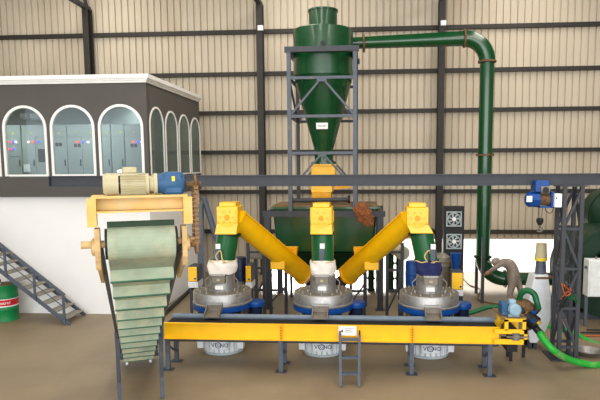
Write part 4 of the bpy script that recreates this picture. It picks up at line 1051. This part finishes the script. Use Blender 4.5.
tag(MB().tube(curve([W(469, 313.5, 10.9), W(478, 310.5, 10.9), W(489, 307, 10.85), W(500, 307.5, 10.8), W(508, 308, 10.8)], 8), .045, 14).build('flexible_hose', 'dhose', loc=W(485, 310, 10.9)), 'dark green hose from the rightmost mill to the domed pump', 'hose')
tag(MB().tube(curve([W(519, 303, 10.7), W(521, 294, 10.65), W(527, 290.5, 10.6), W(534, 294, 10.55), W(537, 303, 10.5), jn + V((0, 0, -.02))], 8), .055, 14).build('flexible_hose', 'dhose', loc=W(530, 300, 10.6)), 'green hose looping over the pump in front of the white hopper', 'hose')
tag(MB().tube(curve([lp, W(541, 336, 10.25), W(553, 350, 10.1), W(568, 359, 10.25), W(584, 363.5, 10.35), W(600, 365, 10.45), W(628, 362, 11.0), W(640, 352, 11.8), W(612, 350, 11.7), W(590, 342, 12.0), W(575, 334, 12.4), W(560, 329, 12.7), W(545, 326, 13.0)], 8), .062, 18).build('suction_hose', 'hose', loc=G(570, 364)), 'thick bright green hose lying on the floor below the lattice tower', 'hose')
bc = G(587.5, 355); 
t = thing('metal_basin', bc, 'round shiny metal basin on the floor beside the green hose', 'basin')
MB().lathe([(.12, 0), (.19, .05), (.24, .1), (.255, .105), (.255, .11), (.235, .108), (.185, .058), (.12, .012), (0, .012)], bc, n=40).build('bowl', 'silver', t)
for k in range(3):
    y = 12.3 + k * .18
    pts = [W(575 + 6 * k, 320 + 2 * k, y), W(588, 326 + 2 * k, y), W(602, 329 + 2 * k, y), W(618, 326, y)]
    pts = [V((p.x, p.y, .02 + .012 * k)) for p in pts]
    tag(MB().tube(curve(pts, 6), .018, 8).build('floor_cable', ('orange', 'black', 'black')[k], loc=pts[0]), ('orange cable lying on the floor under the grey cabinet', 'black cable on the floor next to the orange cable', 'black cable on the floor nearest the metal basin')[k], 'cable', 'cables on the floor')
pts = [V((G(u, v).x, G(u, v).y, .025)) for u, v in ((463, 279), (470, 286), (480, 290), (478, 300), (492, 304), (505, 305))]
tag(MB().tube(curve(pts, 6), .022, 8).build('floor_cable', 'wood', loc=pts[0]), 'brown cable winding on the bright floor by the green duct foot', 'cable', 'cables on the floor')
pts = [V((G(u, v).x, G(u, v).y, .05)) for u, v in ((164, 316), (178, 303), (196, 286))]
tag(MB().tube(pts, .05, 10).build('floor_pipe', 'black', loc=pts[0]), 'black pipe lying on the floor beside the white side wall', 'pipe')
# long skid by the cabinet
a, c_ = G(566, 303), G(600, 322)
tag(MB().bar(a + V((0, .1, .1)), c_ + V((.3, 0, .1)), .12, .2).build('floor_beam', 'steel', loc=a), 'dark steel beam on the floor below the big green machine', 'beam')

# ================================================================== PERSON bending forward behind the pump
yp = 14.45
gz = lambda u, v, dy=0.: W(u, v, yp + dy)
foot1 = gz(508.5, 309); foot1.z = .05; foot2 = gz(522, 308, .08); foot2.z = .05
J = [gz(514.5, 277), gz(512.5, 268), gz(508.5, 263), gz(503.5, 261.2), gz(500, 261.5), gz(497.2, 261.2),   # 0 pelvis,1 waist,2 chest,3 shoulders,4 neck,5 head
     gz(512, 284, -.06), gz(510, 293, -.08), foot1 + V((.02, -.08, .06)), foot1 + V((-.17, -.1, 0)),       # 6 hip a,7 knee,8 ankle,9 toe
     gz(518, 282, .08), gz(520.5, 290, .1), foot2 + V((.02, .05, .06)), foot2 + V((-.17, .05, 0)),         # 10.. other leg
     gz(500.5, 264, -.15), gz(494.5, 268, -.17), gz(489, 271.5, -.18),                                     # 14 shoulder a, elbow, wrist
     gz(502, 264, .15), gz(496.5, 267.5, .15), gz(491.5, 271, .12)]
E_ = [(0, 1), (1, 2), (2, 3), (3, 4), (4, 5), (0, 6), (6, 7), (7, 8), (8, 9), (0, 10), (10, 11), (11, 12), (12, 13), (3, 14), (14, 15), (15, 16), (3, 17), (17, 18), (18, 19)]
RR = [.155, .16, .17, .13, .075, .1, .105, .085, .065, .05, .09, .075, .06, .05, .07, .055, .04, .07, .055, .04]
org = V((J[0].x, yp, 0))
me = bpy.data.meshes.new('body'); me.from_pydata([tuple(j - org) for j in J], E_, [])
t = thing('person', org, 'person in dusty grey work clothes and cap bending forward behind the pump', 'person')
o = bpy.data.objects.new('body', me); col.objects.link(o); o.parent = t
sk = o.modifiers.new('skin', 'SKIN'); sd = o.modifiers.new('sub', 'SUBSURF'); sd.levels = 2; sd.render_levels = 2
for i, sv in enumerate(me.skin_vertices[0].data): sv.radius = (RR[i], RR[i]); sv.use_root = (i == 0)
sk.use_smooth_shade = True; me.materials.append(M['coverall'])
hc = J[5] + V((-.03, 0, -.01))
MB().lathe([(.1, -.03), (.108, .0), (.1, .05), (.07, .085), (0, .1)], hc, (-.25, 0, 1), 24).box(hc.x - .2, hc.x - .08, hc.y - .07, hc.y + .07, hc.z - .02, hc.z - .005).build('cap', 'coverall', t)
fh = MB(); fh.lathe([(0, -.12), (.05, -.11), (.082, -.06), (.09, 0), (.085, .03)], hc, (.15, 0, 1), 20); fh.cbox(hc + V((-.095, 0, -.045)), .03, .03, .035); fh.build('face', 'skin', t)
for wi, el_ in ((16, 15), (19, 18)):
    w_, d = J[wi], (J[wi] - J[el_]).normalized(); s_, u_, _ = frame(d); hnd = MB()
    hnd.tube([w_ - d * .01, w_ + d * .05, w_ + d * .09], [.03, .042, .036], 10)
    for k in range(4):
        a = w_ + d * .085 + s_ * (k - 1.5) * .02; hnd.tube([a, a + d * (.045 + .008 * (k in (1, 2))) - u_ * .006, a + d * .07 - u_ * .028], [.0095, .009, .007], 8)
    hnd.tube([w_ + d * .02 + s_ * .035, w_ + d * .05 + s_ * .06 - u_ * .01, w_ + d * .085 + s_ * .062 - u_ * .02], [.012, .011, .008], 8)
    hnd.build('hand', 'skin', t)
